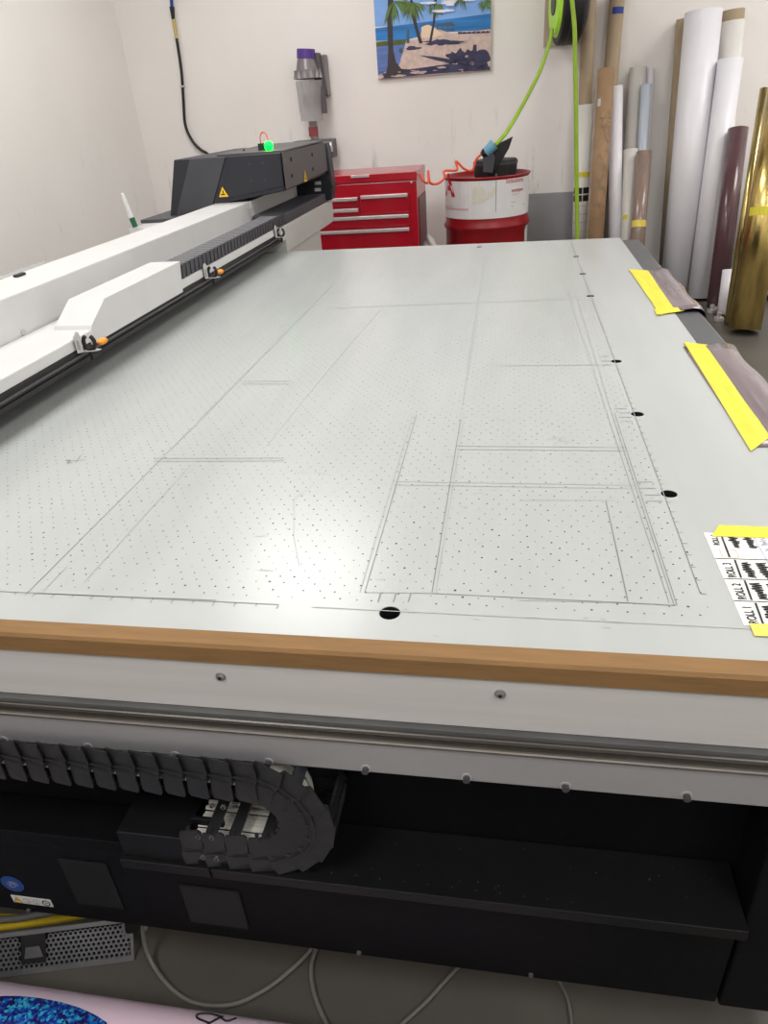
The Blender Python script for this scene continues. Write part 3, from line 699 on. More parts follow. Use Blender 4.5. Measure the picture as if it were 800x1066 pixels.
for i, (r0, r1, tx) in enumerate(((rows[0], rows[1], 'ROLL 1'), (rows[1], rows[2], 'ROLL 2'), (rows[2], rows[3], 'ROLL 3'), (rows[3], rows[4], 'ROLL 4'))):
    h = r1 - r0; f_ = 1 if i < 3 else .55; sz = h * (.30 if i < 3 else .17); vv = r0 + h * (.06 if i < 3 else .50)
    text_geo(b, tx, sz * 1.05, CH(.006 + sz * .72, vv), eu * .72, ev, .0003); text_geo(b, tx, sz * 1.05, CH(.006 + sz * .72 + .0009, vv + .0006), eu * .72, ev, .0004)
    sc(b, [(.010 + sz * .80, r0 + h * .06), (.012 + sz * .84, r0 + h * .94)], .0026)
    for q in range(2):
        u = .034 + q * .019; n_ = 15; lo_f = .10 if i != 0 or q == 0 else .3
        if i == 3: lo_f = .42
        pts = [(u + (-1) ** k * random.uniform(.003, .0075), r0 + h * (lo_f + (.88 - lo_f) * k / n_)) for k in range(n_)]
        if not (i == 0 and q == 1): sc(b, pts, .0026 if i < 3 else .0021)
    for q in range(6):
        u = .070 + q * .018
        if u + .010 > WC: break
        for rr_ in range(2):
            pts = [(u + random.uniform(-.005, .006), r0 + h * (.1 + .42 * rr_ + .34 * k / 14)) for k in range(14)]
            if i >= 2 or q % 2: sc(bb, pts, .0006)
        if i >= 2: sc(bb, [(u - .008, r0), (u - .008, r1)], .0006)
sc(br, [(.010, rows[3] + .004), (.030, rows[3] + .004), (.030, rows[3] + .022), (.010, rows[3] + .022), (.010, rows[3] + .004)], .0009)
sc(b, [(.052, rows[2] + .004), (.058, rows[2] - .010), (.070, rows[1] + .016), (.078, rows[1] + .010)], .003)
sc(b, [(.070, rows[1] + .030), (.074, rows[1] + .012), (.080, rows[1] + .004)], .002)
obj('marker_writing', b, M['ink'], ch); obj('blue_writing', bb, M['inkb'], ch); obj('pink_box', br, M['inkr'], ch)
def CT(u, v): return CH(u, v) + V3(0, 0, .0004)
o = obj('tape_strip', prism(nb(), [CT(.008, LV - .010), CT(WC, LV - .012), CT(WC, LV + .016), CT(.024, LV + .020)], (0, 0, .0006)), M['tape']); tag(o, 'yellow tape strip along the far edge of the handwritten chart', 'tape')
o = obj('tape_strip', prism(nb(), [CT(.006, .003), CT(.006, -.019), CT(WC, -.019), CT(WC, .003)], (0, 0, .0006)), M['tape2']); tag(o, 'pale yellow tape strip under the near edge of the handwritten chart', 'tape')
# spray marker bottle behind the gantry
bt = P(141, 236, 'y', 3.05); bz = .966; bt.z = bz; tp_ = P(127, 201, 'y', 3.05)
t = thing('marker_bottle', bt, 'white capped marker bottle with green body leaning behind the gantry', 'bottle')
d = (tp_ - bt); b = nb(); cyl(b, bt + V3(0, 0, .004), bt + d * .30, .011, 16, .012); obj('green_body', b, M['olive'], t)
b = nb(); cyl(b, bt + d * .2, bt + d * .4, .010, 16, .011); cyl(b, bt + d * .302, bt + d * .96, .012, 16, .008); cyl(b, bt + d * .96, bt + d, .008, 16, .004); obj('white_cap', b, M['white'], t, smooth=False)

# ------------------------------------------------------------------ back wall
# canvas picture (generic beach)
pl = P(394, 82, 'y', YW - .03); prr = P(511, 73, 'y', YW - .03); pw0, pw1 = pl.x, prr.x; pz0 = (pl.z + prr.z) / 2; pz1 = pz0 + .58
pic = thing('canvas_picture', ((pw0 + pw1) / 2, YW - .015, pz0), 'stretched canvas print of a palm beach hanging on the back wall', 'picture')
obj('canvas_frame', box(nb(), pw0, pw1, YW - .03, YW - .001, pz0, pz1), M['rollw2'], pic)
PW = pw1 - pw0; PH = pz1 - pz0; PV = .405     # px row 0 corresponds to v ~ PV/PH
PM = [mat('print_sky', rgb(128, 172, 232), .5), mat('print_sea', rgb(40, 120, 190), .5, 0, .25, 3, stretch=(1, 1, 12)), mat('print_sand', rgb(208, 184, 176), .6, 0, .14, 30), mat('print_shadow', rgb(60, 58, 88), .6, 0, .25, 20),
      mat('print_trunk', rgb(62, 52, 56), .6, 0, .15, 20), mat('print_palm', rgb(98, 132, 70), .6, 0, .3, 25), mat('print_water', rgb(92, 118, 178), .5, 0, .15, 8, stretch=(1, 1, 6)), mat('print_wood', rgb(70, 92, 110), .6, 0, .1), mat('print_sand_light', rgb(234, 206, 178), .6, 0, .05), mat('print_cloud', rgb(226, 228, 240), .6, 0, .05), mat('print_grass', rgb(84, 96, 44), .6, 0, .2, 20)]
b = nb(); lay = [0]
def pg(pts, mi):      # pts in px offsets of the crop (x 395..511, y 0..82): convert to picture coordinates
    lay[0] += 1; yy = YW - .0301 - lay[0] * .00005; vs = []
    for x, y in pts:
        u = (x - 55 - (y * .055)) / (745 - 55 - 0); v = (470 - u * 52 - y) / 470.0
        xx = pw0 + max(0, min(1, u)) * PW; zz = pz0 + max(0, v * .40) 
        vs.append(b.verts.new((xx, yy, min(pz1, zz))))
    b.faces.new(vs).material_index = mi
pg([(40, -300), (800, -300), (800, 80), (40, 100)], 0)

pg([(40, 110), (780, 30), (780, 140), (430, 150), (250, 195), (40, 200)], 1)
pg([(40, 210), (260, 190), (260, 430), (40, 460)], 6)
pg([(40, 205), (250, 190), (250, 225), (40, 240)], 10)
pg([(250, 200), (330, 190), (345, 120), (380, 95), (440, 125), (520, 160), (760, 135), (780, 470), (60, 480), (90, 440), (210, 370), (245, 230)], 2)
pg([(340, 110), (380, 90), (470, 160), (420, 185), (345, 185)], 8)
pg([(560, 150), (750, 150), (750, 162), (560, 165)], 3)
for q in range(4): pg([(435 + q * 30, 90 + q * 2), (441 + q * 30, 90 + q * 2), (441 + q * 30, 130), (435 + q * 30, 130)], 7)
pg([(430, 92), (520, 80), (545, 110), (430, 104)], 7); pg([(430, 120), (540, 130), (530, 142), (430, 128)], 7)
pg([(330, 95), (400, 85), (400, 92), (330, 102)], 7)
def blob(cx_, cy_, rx_, ry_, mi, n=16, sp=.4):
    pg([(cx_ + rx_ * math.cos(t) * random.uniform(1 - sp, 1), cy_ - ry_ * math.sin(t) * random.uniform(1 - sp, 1)) for t in [2 * math.pi * i / n for i in range(n)]], mi)
blob(480, 220, 170, 28, 3, 30, .6); blob(290, 255, 60, 18, 3, 14, .5); blob(460, 215, 70, 20, 3, 14, .4)
blob(600, 330, 130, 80, 3, 34, .55); blob(690, 350, 90, 95, 3, 26, .4); pg([(330, 305), (420, 315), (560, 345), (560, 372), (440, 345)], 3); pg([(655, 240), (675, 240), (680, 330), (650, 330)], 3)
blob(655, 370, 20, 18, 2, 10); blob(620, 320, 16, 10, 2, 8)
pg([(60, 470), (110, 430), (300, 400), (520, 370), (760, 395), (770, 440), (420, 440), (200, 475), (60, 490)], 3)
blob(330, 428, 60, 12, 2, 14); blob(470, 395, 40, 8, 2, 12); blob(200, 448, 60, 12, 2, 12); blob(220, 270, 14, 26, 7, 10)
blob(90, 455, 30, 22, 2, 10); blob(170, 430, 24, 20, 2, 8)
pg([(135, -300), (168, -300), (166, 60), (172, 260), (190, 350), (225, 398), (330, 410), (230, 425), (180, 455), (120, 468), (138, 380), (142, 250), (134, 60)], 4)
pg([(268, -100), (288, -60), (318, 110), (352, 222), (330, 222), (300, 110), (272, 0)], 4); pg([(412, -80), (428, -80), (420, 80), (404, 222), (388, 222), (408, 80)], 4)
pg([(255, 120), (268, 120), (272, 218), (252, 218)], 7)
for cx_, cy_, L0, n0, amin, amax in ((172, -70, 190, 46, -.6, 2.5), (285, -60, 150, 30, .2, 2.9), (420, -40, 90, 26, 0, 3.14), (715, -60, 90, 20, .3, 2.8), (560, -120, 130, 16, .6, 2.5)):
    for k in range(n0):      # palm fronds as thin drooping leaves
        a0 = random.uniform(amin, amax); L1 = L0 * random.uniform(.55, 1); ex, ey = cx_ + math.cos(a0) * L1 * .75, cy_ + abs(math.sin(a0)) * L1 * .9 + 25
        mx_, my_ = (cx_ + ex) / 2 + 8 * math.cos(a0), (cy_ + ey) / 2 - 14
        pg([(cx_, cy_), (mx_ + 4, my_ - 3), (ex, ey), (mx_ - 5, my_ + 4)], 5 if k % 3 else 10)
for k in range(40):      # leaf shadows on the sand
    cx_, cy_ = random.choice(((600, 330), (660, 370), (480, 225), (560, 350), (690, 330)))
    a0 = random.uniform(0, 6.28); L1 = random.uniform(40, 120) * (.6 if cy_ < 260 else 1); ex, ey = cx_ + math.cos(a0) * L1, cy_ + math.sin(a0) * L1 * (.25 if cy_ < 260 else .6)
    pg([(cx_, cy_ - 4), ((cx_ + ex) / 2, (cy_ + ey) / 2 - 5), (ex, ey), ((cx_ + ex) / 2, (cy_ + ey) / 2 + 5)], 3)
for k in range(24): blob(random.uniform(90, 740), random.uniform(400, 455), random.uniform(6, 22), random.uniform(2, 6), 3 if k % 2 else 2, 8)
for k in range(22): blob(560 + k * 9, 154 + random.uniform(-4, 4), 5, 3.5, 4 if k % 3 else 2, 7)
for k in range(8): blob(random.uniform(250, 650), random.uniform(-60, 20), random.uniform(30, 70), random.uniform(6, 14), 9, 14)
obj('printed_beach_scene', b, PM, pic)

# hanging cable on the wall (black with blue plug), upper left
t = thing('wall_cable', P(185, 60, 'y', YW - .02), 'black cable with blue plug running down the back wall left of the vacuum', 'cable')
pts = [P(x, y, 'y', YW - .02) for x, y in ((184, 40), (189, 75), (191, 105), (193, 130), (200, 146), (208, 155), (216, 160))] + [P(222, 166, 'y', YW - .1)]
obj('black_cord', tube(nb(), pts, .011, 10), M['bcable'], t, smooth=True)
b = nb(); tube(b, [P(178, -25, 'y', YW - .02), P(178.5, 0, 'y', YW - .02), P(179.3, 8, 'y', YW - .02)], .012, 10); obj('blue_hose', b, M['blue'], t, smooth=True)
b = nb(); cyl(b, P(179, 7, 'y', YW - .02), P(180.5, 20, 'y', YW - .02), .018, 12, .012); obj('coupling', b, M['bcable'], t)
b = nb(); cyl(b, P(181, 20, 'y', YW - .02), P(184, 40, 'y', YW - .02), .014, 12, .012); obj('brass_fitting', b, M['goldl'], t)
b = nb(); c = P(190.5, 90, 'y', YW - .01); box(b, c.x - .014, c.x + .014, YW - .034, YW - .0005, c.z - .006, c.z + .006); obj('cable_staple', b, M['stickw'], t)

# stick vacuum on its dock
yv = 5.84
def VP(x, y, yy=yv): return P(x, y, 'y', yy)
t = thing('stick_vacuum', VP(325, 125), 'grey stick vacuum with purple cap and clear bin hanging on the wall', 'vacuum cleaner')
def vcyl(name, a, b_, r1, r2, m, n=24): return obj(name, cyl(nb(), a, b_, r1, n, r2), M[m], t, smooth=False)
k_ = 1 / 118.0      # metres per pixel at that depth
a0 = VP(318.5, 51); a1 = VP(318.8, 61); a2 = VP(320, 73); a3 = VP(321, 82); a4 = VP(321.5, 84); a5 = VP(325, 126)
vcyl('purple_cap', a1, a0, 7.8 * k_, 7.6 * k_, 'purple'); vcyl('filter_neck', a2, a1, 9.5 * k_, 7.4 * k_, 'silver')
vc = vcyl('cyclone_ring', a3, a2, 11.5 * k_, 11.5 * k_, 'silver')
for i in range(12):
    an = 2 * math.pi * i / 12; u = V3(math.cos(an), math.sin(an), 0)
    b = nb(); cyl(b, a3 + u * 10.3 * k_, a2 + u * 9.6 * k_, .022, 8, .015); obj('cyclone_cone', b, M['cone'], vc)
o = vcyl('clear_bin', a5, a4, 9.4 * k_, 11.4 * k_, 'clear'); vcyl('dust_core', a5 + V3(0, 0, .08), VP(322, 98), 5.5 * k_, 5.5 * k_, 'silver')
b = nb(); ha, hb_ = VP(329, 55, 5.88), VP(336, 112, 5.88); obox(b, (ha + hb_) / 2, V3(.030, 0, 0), V3(0, .03, 0), (ha - hb_) / 2); obj('handle_body', b, M['dgrey2'], t, .01)
b = nb(); cyl(b, VP(335, 90, 5.85), VP(338, 118, 5.85), .024, 14, .022); obj('battery_grip', b, M['dgrey2'], t)
b = nb(); cyl(b, VP(325.5, 126), VP(330, 158), 3.6 * k_, 16); obj('wand', b, M['silver'], t)
b = nb(); cyl(b, VP(326, 132), VP(327, 142), 4.2 * k_, 16); obj('red_collar', b, M['vred'], t)
b = nb(); c = VP(342, 154); box(b, c.x - .26, c.x + .045, yv - .06, yv + .10, c.z - .065, c.z + .060); hd = obj('floor_head', b, M['dgrey2'], t, .008)
b = nb(); cyl(b, (c.x - .02, yv - .065, c.z + .01), (c.x + .045, yv - .065, c.z + .01), .035, 16); obj('roller', b, M['chrome'], t)
obj('wall_dock', box(nb(), VP(334, 60).x - .05, VP(334, 60).x + .015, YW - .09, YW - .0005, VP(334, 100).z, VP(334, 56).z), M['silver'], t, .006)

# red tool chest
cy0, cy1, cx0, cx1, cz1 = 4.93, 5.42, -1.62, -.62, .985
tc = thing('tool_chest', ((cx0 + cx1) / 2, (cy0 + cy1) / 2, 0), 'glossy red metal tool chest with silver drawer pulls against the back wall', 'tool chest')
obj('chest_body', box(nb(), cx0, cx1, cy0, cy1, .04, cz1 - .055), M['red'], tc, .004)
obj('lid', box(nb(), cx0 - .003, cx1 + .003, cy0 - .006, cy1, cz1 - .053, cz1), M['red'], tc, .005)
obj('side_handle_recess', box(nb(), cx1 + .0002, cx1 + .005, cy0 + .06, cy1 - .03, .35, .82), M['redd'], tc)
b = nb(); c = P(375, 179, 'y', cy0); box(b, c.x - .06, c.x + .06, cy0 - .012, cy0 - .0065, cz1 - .02, cz1 - .004); obj('lid_catch', b, M['chrome'], tc, .001)
def zch(py, px=390): return P(px, py, 'y', cy0).z
def xch(px, py=210): return P(px, py, 'y', cy0).x
xr = xch(426); xm = xch(374.5)
drs = [(xm + .008, xr, zch(202, 400), zch(222, 400), 1), (cx0 + .06, xm - .004, zch(205.5, 360), zch(215, 360), 1), (cx0 + .06, xm - .004, zch(217, 360), zch(225, 360), 1), (cx0 + .06, xr, zch(224, 390), zch(236, 390), 1), (cx0 + .06, xr, zch(238, 390), zch(258, 390), 1), (cx0 + .06, xr, .30, .40, 1), (cx0 + .06, xr, .14, .28, 1)]
for a, c_, zt2, zb2, k in drs:
    zt2, zb2 = max(zt2, zb2), min(zt2, zb2)
    d = obj('drawer', box(nb(), a, c_, cy0 - .010, cy0 - .0005, zb2, zt2), M['red'], tc, .003)
    b = nb(); prism(b, [(a + .005, cy0 - .0105, zt2 - .026), (a + .005, cy0 - .024, zt2 - .020), (a + .005, cy0 - .024, zt2 - .002), (a + .005, cy0 - .0105, zt2)], (c_ - a - .01, 0, 0)); obj('drawer_pull', b, M['chrome'], d, .0015)
c = P(358, 188.5, 'y', cy0); b = nb()
for k in range(9): box(b, c.x - .10 + k * .0225, c.x - .084 + k * .0225, cy0 - .002, cy0 - .0002, c.z - .008, c.z + .010)
obj('raised_lettering', b, M['silver'], tc)
c = P(373.5, 188.5, 'y', cy0); obj('key_lock', cyl(nb(), (c.x, cy0 + .002, c.z), (c.x, cy0 - .004, c.z), .010, 16), M['screw'], tc)
for py in (181.5, 189.5):
    c = P(428.5, py, 'y', cy0); obj('rivet', cyl(nb(), (c.x, cy0 + .002, c.z), (c.x, cy0 - .004, c.z), .007, 12), M['chrome'], tc)
for xx in (cx0 + .08, cx1 - .08):
    for yy in (cy0 + .07, cy1 - .07): obj('caster', cyl(nb(), (xx, yy, 0), (xx, yy, .04), .03, 14), M['rubber'], tc)
# white bag beside the chest
c = P(443, 252, 'y', 5.15); b = nb(); bmesh.ops.create_icosphere(b, subdivisions=3, radius=.046)
for v in b.verts: v.co = Vector((v.co.x * 1.0, v.co.y, v.co.z * 1.1)) * (1 + .25 * math.sin(v.co.x * 90 + v.co.z * 70)) + V3(c.x + .03, 5.2, .505)
o = obj('plastic_bag', b, M['rollw2'], smooth=True); tag(o, 'small crumpled white plastic bag on a stool between tool chest and drum', 'bag')
t = thing('step_stool', (c.x + .01, 5.2, 0), 'low grey stool hidden between the red chest and the drum', 'stool')
obj('seat', box(nb(), c.x + .0, c.x + .09, 5.12, 5.30, .41, .44), M['grey'], t)
for xx in (c.x + .01, c.x + .07):
    for yy in (5.13, 5.28): obj('leg', box(nb(), xx, xx + .015, yy, yy + .015, 0, .41), M['grey'], t)

# drum
dx, dy, dr = -.195, 5.45, .287; dzt = .905
dr_t = thing('steel_drum', (dx, dy, 0), 'red steel drum with a white printed label band beside the red tool chest', 'drum')
k1 = .648
b = nb(); lathe(b, (dx, dy, 0), [(0.001, .02), (dr - .012, .02), (dr - .004, .0), (dr + .004, .008), (dr, .02), (dr, .28), (dr + .012, .295), (dr, .31), (dr, k1 - .085), (dr + .014, k1 - .065), (dr + .014, k1 - .055), (dr, k1 - .035), (dr, k1 + .0), (dr, dzt - .02), (dr + .01, dzt - .012), (dr + .012, dzt - .002), (dr + .004, dzt), (dr - .008, dzt - .004), (dr - .012, dzt - .025), (0.001, dzt - .025)], 64)
obj('drum_body', b, M['reddrum'], dr_t, smooth=True)
b = nb(); lathe(b, (dx, dy, 0), [(dr + .0008, k1), (dr + .0022, k1), (dr + .0022, dzt - .022), (dr + .0008, dzt - .022)], 64); lbl = obj('label_band', b, M['drumw'], dr_t)
def onDrum(px, py):       # nearest hit of the pixel ray with the drum
    v = ray(px, py); ox, oy = -dx, -dy; a = v.x ** 2 + v.y ** 2; b2 = 2 * (v.x * ox + v.y * oy); c2 = ox * ox + oy * oy - dr * dr
    s = (-b2 - math.sqrt(max(0, b2 * b2 - 4 * a * c2))) / (2 * a); return CP + v * s
def drumwarp(px, py, size=1):
    h = onDrum(px, py); a0 = math.atan2(h.y - dy, h.x - dx)
    return lambda x, y: Vector((dx + (dr + .004) * math.cos(a0 + x / dr), dy + (dr + .004) * math.sin(a0 + x / dr), h.z + y))
b = nb(); text_geo(b, 'A', .19, (0, 0, 0), (1, 0, 0), (0, 1, 0), warp=drumwarp(465, 202.5), bold=.007); obj('red_letter', b, M['redink'], lbl)
def dline(b, px, py, wd, hh=.006):
    w_ = drumwarp(px, py); n = max(2, int(wd / .015))
    for i in range(n):
        x0, x1 = wd * i / n, wd * (i + 1) / n
        b.faces.new([b.verts.new(w_(x, y)) for x, y in ((x0, 0), (x1, 0), (x1, hh), (x0, hh))])
b = nb(); text_geo(b, 'Solutions', .042, (0, 0, 0), (1, 0, 0), (0, 1, 0), warp=drumwarp(526.5, 191)); obj('red_lettering', b, M['redink'], lbl)
b = nb(); text_geo(b, 'antique', .036, (0, 0, 0), (1, 0, 0), (0, 1, 0), warp=drumwarp(532.5, 200))
obj('red_lettering', b, M['redink'], lbl)
b = nb(); dline(b, 465, 216.5, .26, .012); dline(b, 465, 213.5, .12, .004); dline(b, 533, 203, .06, .004); obj('small_pink_print', b, M['pinkink'], lbl)
b = nb(); dline(b, 465.5, 185.5, .03, .003); dline(b, 466, 208, .03, .003); dline(b, 532, 211, .04, .003); dline(b, 532, 215, .02, .003); dline(b, 544, 213, .03, .003)
w_ = drumwarp(516, 221)
b.faces.new([b.verts.new(w_(x, y)) for x, y in ((0, 0), (.004, 0), (.004, .235), (0, .235))]); obj('seam_and_small_print', b, M['greyink'], lbl)
b = nb(); w_ = drumwarp(492, 210)
for k in range(14):
    x0 = .011 * k; ya_ = -.012 + .06 * (k / 14) ** 2 + random.uniform(-.006, .006); yb_ = .085 + .03 * math.sin(k * .5) * (1 if k > 3 else .2) + random.uniform(-.012, .008)
    b.faces.new([b.verts.new(w_(x, y)) for x, y in ((x0, ya_), (x0 + .0108, ya_), (x0 + .0108, yb_), (x0, yb_))])
obj('beige_stain', b, M['drumstain'], lbl)
b = nb(); w_ = drumwarp(545.5, 249); b.faces.new([b.verts.new(w_(x, y)) for x, y in ((0, -.1), (.06, -.1), (.06, .10), (.02, .08), (0, .06))]); obj('hazard_sticker', b, M['stickw'], dr_t)
# black tub with a glove and tool on the drum lid
zl = dzt - .0245
c = P(516, 172, 'y', 5.5); bxc = c.x
t = thing('round_black_tub', (bxc, 5.5, zl), 'low round black tub sitting on the drum lid', 'tub')
b = nb(); lathe(b, (bxc, 5.5, 0), [(.001, zl), (.135, zl), (.145, zl + .005), (.150, zl + .095), (.143, zl + .105), (.001, zl + .105)], 40); obj('tub_shell', b, M['rubber'], t, smooth=False, bevel=.003)
b = nb(); lathe(b, (bxc, 5.5, 0), [(.1505, zl + .075), (.153, zl + .075), (.153, zl + .09), (.1505, zl + .09), (.1505, zl + .075)], 40); obj('tub_rim', b, M['dgrey'], t)
# black spray gun (funnel like) with blue cap
t = thing('spray_gun', P(505, 180, 'y', 5.28), 'black spray gun with blue head standing on the drum lid', 'spray gun')
q = lambda x, y, yy=5.30: P(x, y, 'y', yy)
b = nb(); prism(b, [q(503, 180), q(512, 181), q(521, 170), (q(530, 155)), q(534.5, 142), q(522, 148), q(511, 158), q(505, 164)], (0, .03, 0)); obj('black_wing', b, M['rubber'], t, .006)
b = nb(); prism(b, [q(503, 180, 5.27), q(513, 181, 5.27), q(516, 165, 5.27), q(510, 152, 5.27), q(503, 158, 5.27)], (0, .028, 0)); obj('grip', b, M['dgrey'], t, .008)
b = nb(); cyl(b, q(506, 159, 5.28), q(515, 150, 5.28), .03, 16, .036); obj('blue_head', b, M['bluel'], t)
b = nb(); cyl(b, q(502, 162, 5.28), q(506, 158, 5.28), .02, 12, .03); obj('nozzle', b, M['rubber'], t)
# orange coiled air hose
pts = []
cs = P(440, 182, 'y', 5.0); ce = P(498, 170, 'y', 5.25)
seq = [(437, 181, 5.02), (441, 188, 5.0), (446, 190, 5.02), (446, 178, 5.05), (448, 190, 5.06), (456, 191, 5.08), (463, 185, 5.1), (463, 178, 5.14), (476, 177, 5.2), (475, 168, 5.22), (484, 176, 5.24), (492, 177, 5.25), (496, 166, 5.26), (502, 160, 5.27)]
o = obj('coiled_air_hose', tube(nb(), [P(x, y, 'y', yy) for x, y, yy in seq], .0075, 8, 8), M['coil'], smooth=True); tag(o, 'thin orange coiled air hose between the tool chest and the drum', 'hose')

# hose reel and lime hose
rc = P(588, 8, 'y', 5.80)
t = thing('hose_reel', (rc.x, YW, rc.z), 'black hose reel with lime green face mounted on the back wall', 'hose reel')
bx = P(566, 49, 'y', YW - .02); obj('mounting_board', box(nb(), bx.x, bx.x + .33, YW - .022, YW - .0005, bx.z, bx.z + .75), M['wood'], t, .002)
rr = .24; rz = P(592, 47, 'y', 5.74).z + rr; ctr = P(594, 10, 'y', 5.74); ctr.z = rz
au = V3(.985, .15, 0).normalized(); half = (P(608, 10, 'y', 5.74).x - P(580, 10, 'y', 5.74).x) / 2
fa_, sb_ = ctr - au * half, ctr + au * half
b = nb(); cyl(b, fa_, sb_ - au * .03, rr, 48); obj('reel_drum', b, M['rubber'], t, .02, seg=3)
b = nb(); cyl(b, sb_ - au * .029, sb_, rr * .94, 48, rr * .7); obj('reel_side', b, M['rubber'], t)
b = nb(); cyl(b, fa_ + au * .05, fa_ + au * .056, rr + .003, 48); obj('casing_rib', b, M['dgrey'], t)
b = nb(); cyl(b, fa_ - au * .022, fa_ - au * .001, rr * .74, 40, rr * .82); lf = obj('lime_face', b, M['lime'], t)
b = nb(); cyl(b, fa_ - au * .028, fa_ - au * .0225, rr * .3, 24); obj('hub', b, M['dgrey'], lf)
pts = [P(575, 30, 'y', 5.62), P(573, 42, 'y', 5.60), P(562, 75, 'y', 5.56), P(543, 112, 'y', 5.46), P(528, 137, 'y', 5.36), P(516, 151, 'y', 5.29)]
o = obj('lime_hose', tube(nb(), pts, .0125, 10), M['green'], smooth=True); tag(o, 'lime green hose sagging from the reel down to the drum', 'hose')
pts = [P(593, -25, 'y', 5.42), P(596, 2, 'y', 5.42), P(598.5, 30, 'y', 5.42), P(599, 60, 'y', 5.42), P(600, 120, 'y', 5.42), P(600.5, 180, 'y', 5.42), P(601, 225, 'y', 5.42)]
low = P(601, 250, 'y', 5.42); pts += [low, V3(low.x, 5.42, .012)]
o = obj('lime_hose', tube(nb(), pts, .014, 10), M['green'], smooth=True); tag(o, 'lime green hose hanging straight down in front of the white tube', 'hose')

# ------------------------------------------------------------------ rolls leaning on the back wall
def lean(tpx, lpx, wpx, ybase, ytop=None, zbase=0):
    vt = ray(*tpx); r0 = wpx / 2 / F
    dist = lambda p: (p - CP).dot(RF)
    yt = (ytop if ytop else YW - .03)
    T = P(tpx[0], tpx[1], 'y', yt); r = wpx / 2 * dist(T) / F
    if not ytop: T = P(tpx[0], tpx[1], 'y', YW - .012 - r); 
    lo_, hi = 3.0, YW
    for _ in range(50):
        y2_ = (lo_ + hi) / 2; L = P(lpx[0], lpx[1], 'y', y2_); d = L - T; s = (zbase - T.z) / d.z; Bp = T + d * s
        if Bp.y > ybase: hi = y2_
        else: lo_ = y2_
    # lift so that the lower rim just stands on the floor
    d = (Bp - T).normalized(); tilt = math.sqrt(max(0, 1 - d.z * d.z)); Bp = Bp - d * (r * tilt / abs(d.z) + .001)
    return T, Bp, r
ROLLS = []
def roll(name, tpx, lpx, wpx, ybase, m, label, cat, ytop=None, group=None, core=None, zbase=0, hollow_=True, th=.006):
    T, Bp, r = lean(tpx, lpx, wpx, ybase, ytop, zbase)
    t = thing(name, Bp, label, cat, group); d = (Bp - T).normalized(); ROLLS.append((label, T, Bp, r))
    b = nb(); hollow(b, T, Bp, r, min(th, r * .4)); obj('wound_sheet', b, M[m], t, smooth=False)
    for f in t.children[0].data.polygons: f.use_smooth = abs(f.normal.dot(d)) < .5
    b = nb(); rc_ = r - min(th, r * .4) - .001; hollow(b, T + d * (-(core or 0) if core else .01), Bp - d * .01, rc_, .006 if rc_ > .012 else rc_ * .4); obj('cardboard_core', b, M['cardd'], t)
    return t, T, Bp, r
def band(t, T, Bp, r, s0, s1, m, name, arc=None):
    d = Bp - T; a = T + d * s0; c = T + d * s1; b = nb(); hollow(b, a, c, r + .0014, .0012, 28); return obj(name, b, M[m], t)
def patch(t, T, Bp, r, s0, s1, m, name, a0=-1.0, a1=.6):   # a strip of tape over part of the facing side
    d = (Bp - T); dn = d.normalized(); toc = (CP - T); toc = (toc - dn * toc.dot(dn)).normalized(); sd_ = dn.cross(toc)
    b = nb(); n = 10; rows_ = []
    for s in (s0, s1):
        rows_.append([b.verts.new(T + d * s + (toc * math.cos(a) + sd_ * math.sin(a)) * (r + .0015)) for a in [a0 + (a1 - a0) * i / n for i in range(n + 1)]])
    for i in range(n): b.faces.new((rows_[0][i], rows_[0][i + 1], rows_[1][i + 1], rows_[1][i]))
    return obj(name, b, M[m], t)
# white tube with yellow tape and black window marks, beige core above
t, T, Bp, r = roll('paper_roll', (609.5, 109), (604, 248), 17.5, 5.80, 'rollw2', 'white paper roll with yellow band and black squares, left end of the rolls', 'roll', ytop=5.86)
dd = (T - Bp).normalized()
b = nb(); hollow(b, T - dd * .3, T + dd * .95, r * .78, .006); obj('long_cardboard_core', b, M['cardd'], t, smooth=False)
patch(t, T, Bp, r, .335, .36, 'tape', 'yellow_tape_band', -1.4, 1.4)
for a_, b2 in ((-1.3, -.15), (-.05, 1.2)):
    for s_ in (.415, .455): patch(t, T, Bp, r, s_, s_ + .033, 'ink', 'black_print_square', a_, b2)
for i in range(9): patch(t, T, Bp, r, .51 + i * .045, .512 + i * .045, 'greyink' if i % 3 else 'inkr', 'faint_print_line', -1.2, 1.2)
# kraft wrapped roll
t, T, Bp, r = roll('wrapped_roll', (631, 72), (619.5, 248), 18.5, 5.50, 'kraft', 'brown kraft paper roll in creased clear wrap, next to the white banded roll', 'roll', ytop=5.72)
patch(t, T, Bp, r + .002, 0, .75, 'plastbag', 'clear_wrap', .85, 1.5); patch(t, T, Bp, r, .12, .15, 'stickw', 'torn_white_label', .3, .7)
b = nb()
for i in range(16):
    d = Bp - T; dn = d.normalized(); toc = (CP - T); toc = (toc - dn * toc.dot(dn)).normalized(); sd_ = dn.cross(toc); s = random.choice((.2, .24, .27, .33, .4, .5, .55, .6)) + random.uniform(-.03, .03)
    pts = [T + d * (s + random.uniform(-.03, .03)) + (toc * math.cos(a) + sd_ * math.sin(a)) * (r + .002) for a in [(-1.0 + .35 * j) for j in range(5)]]
    tube(b, pts, .0013, 5, 3)
obj('wrap_creases', b, M['kraft'], t)
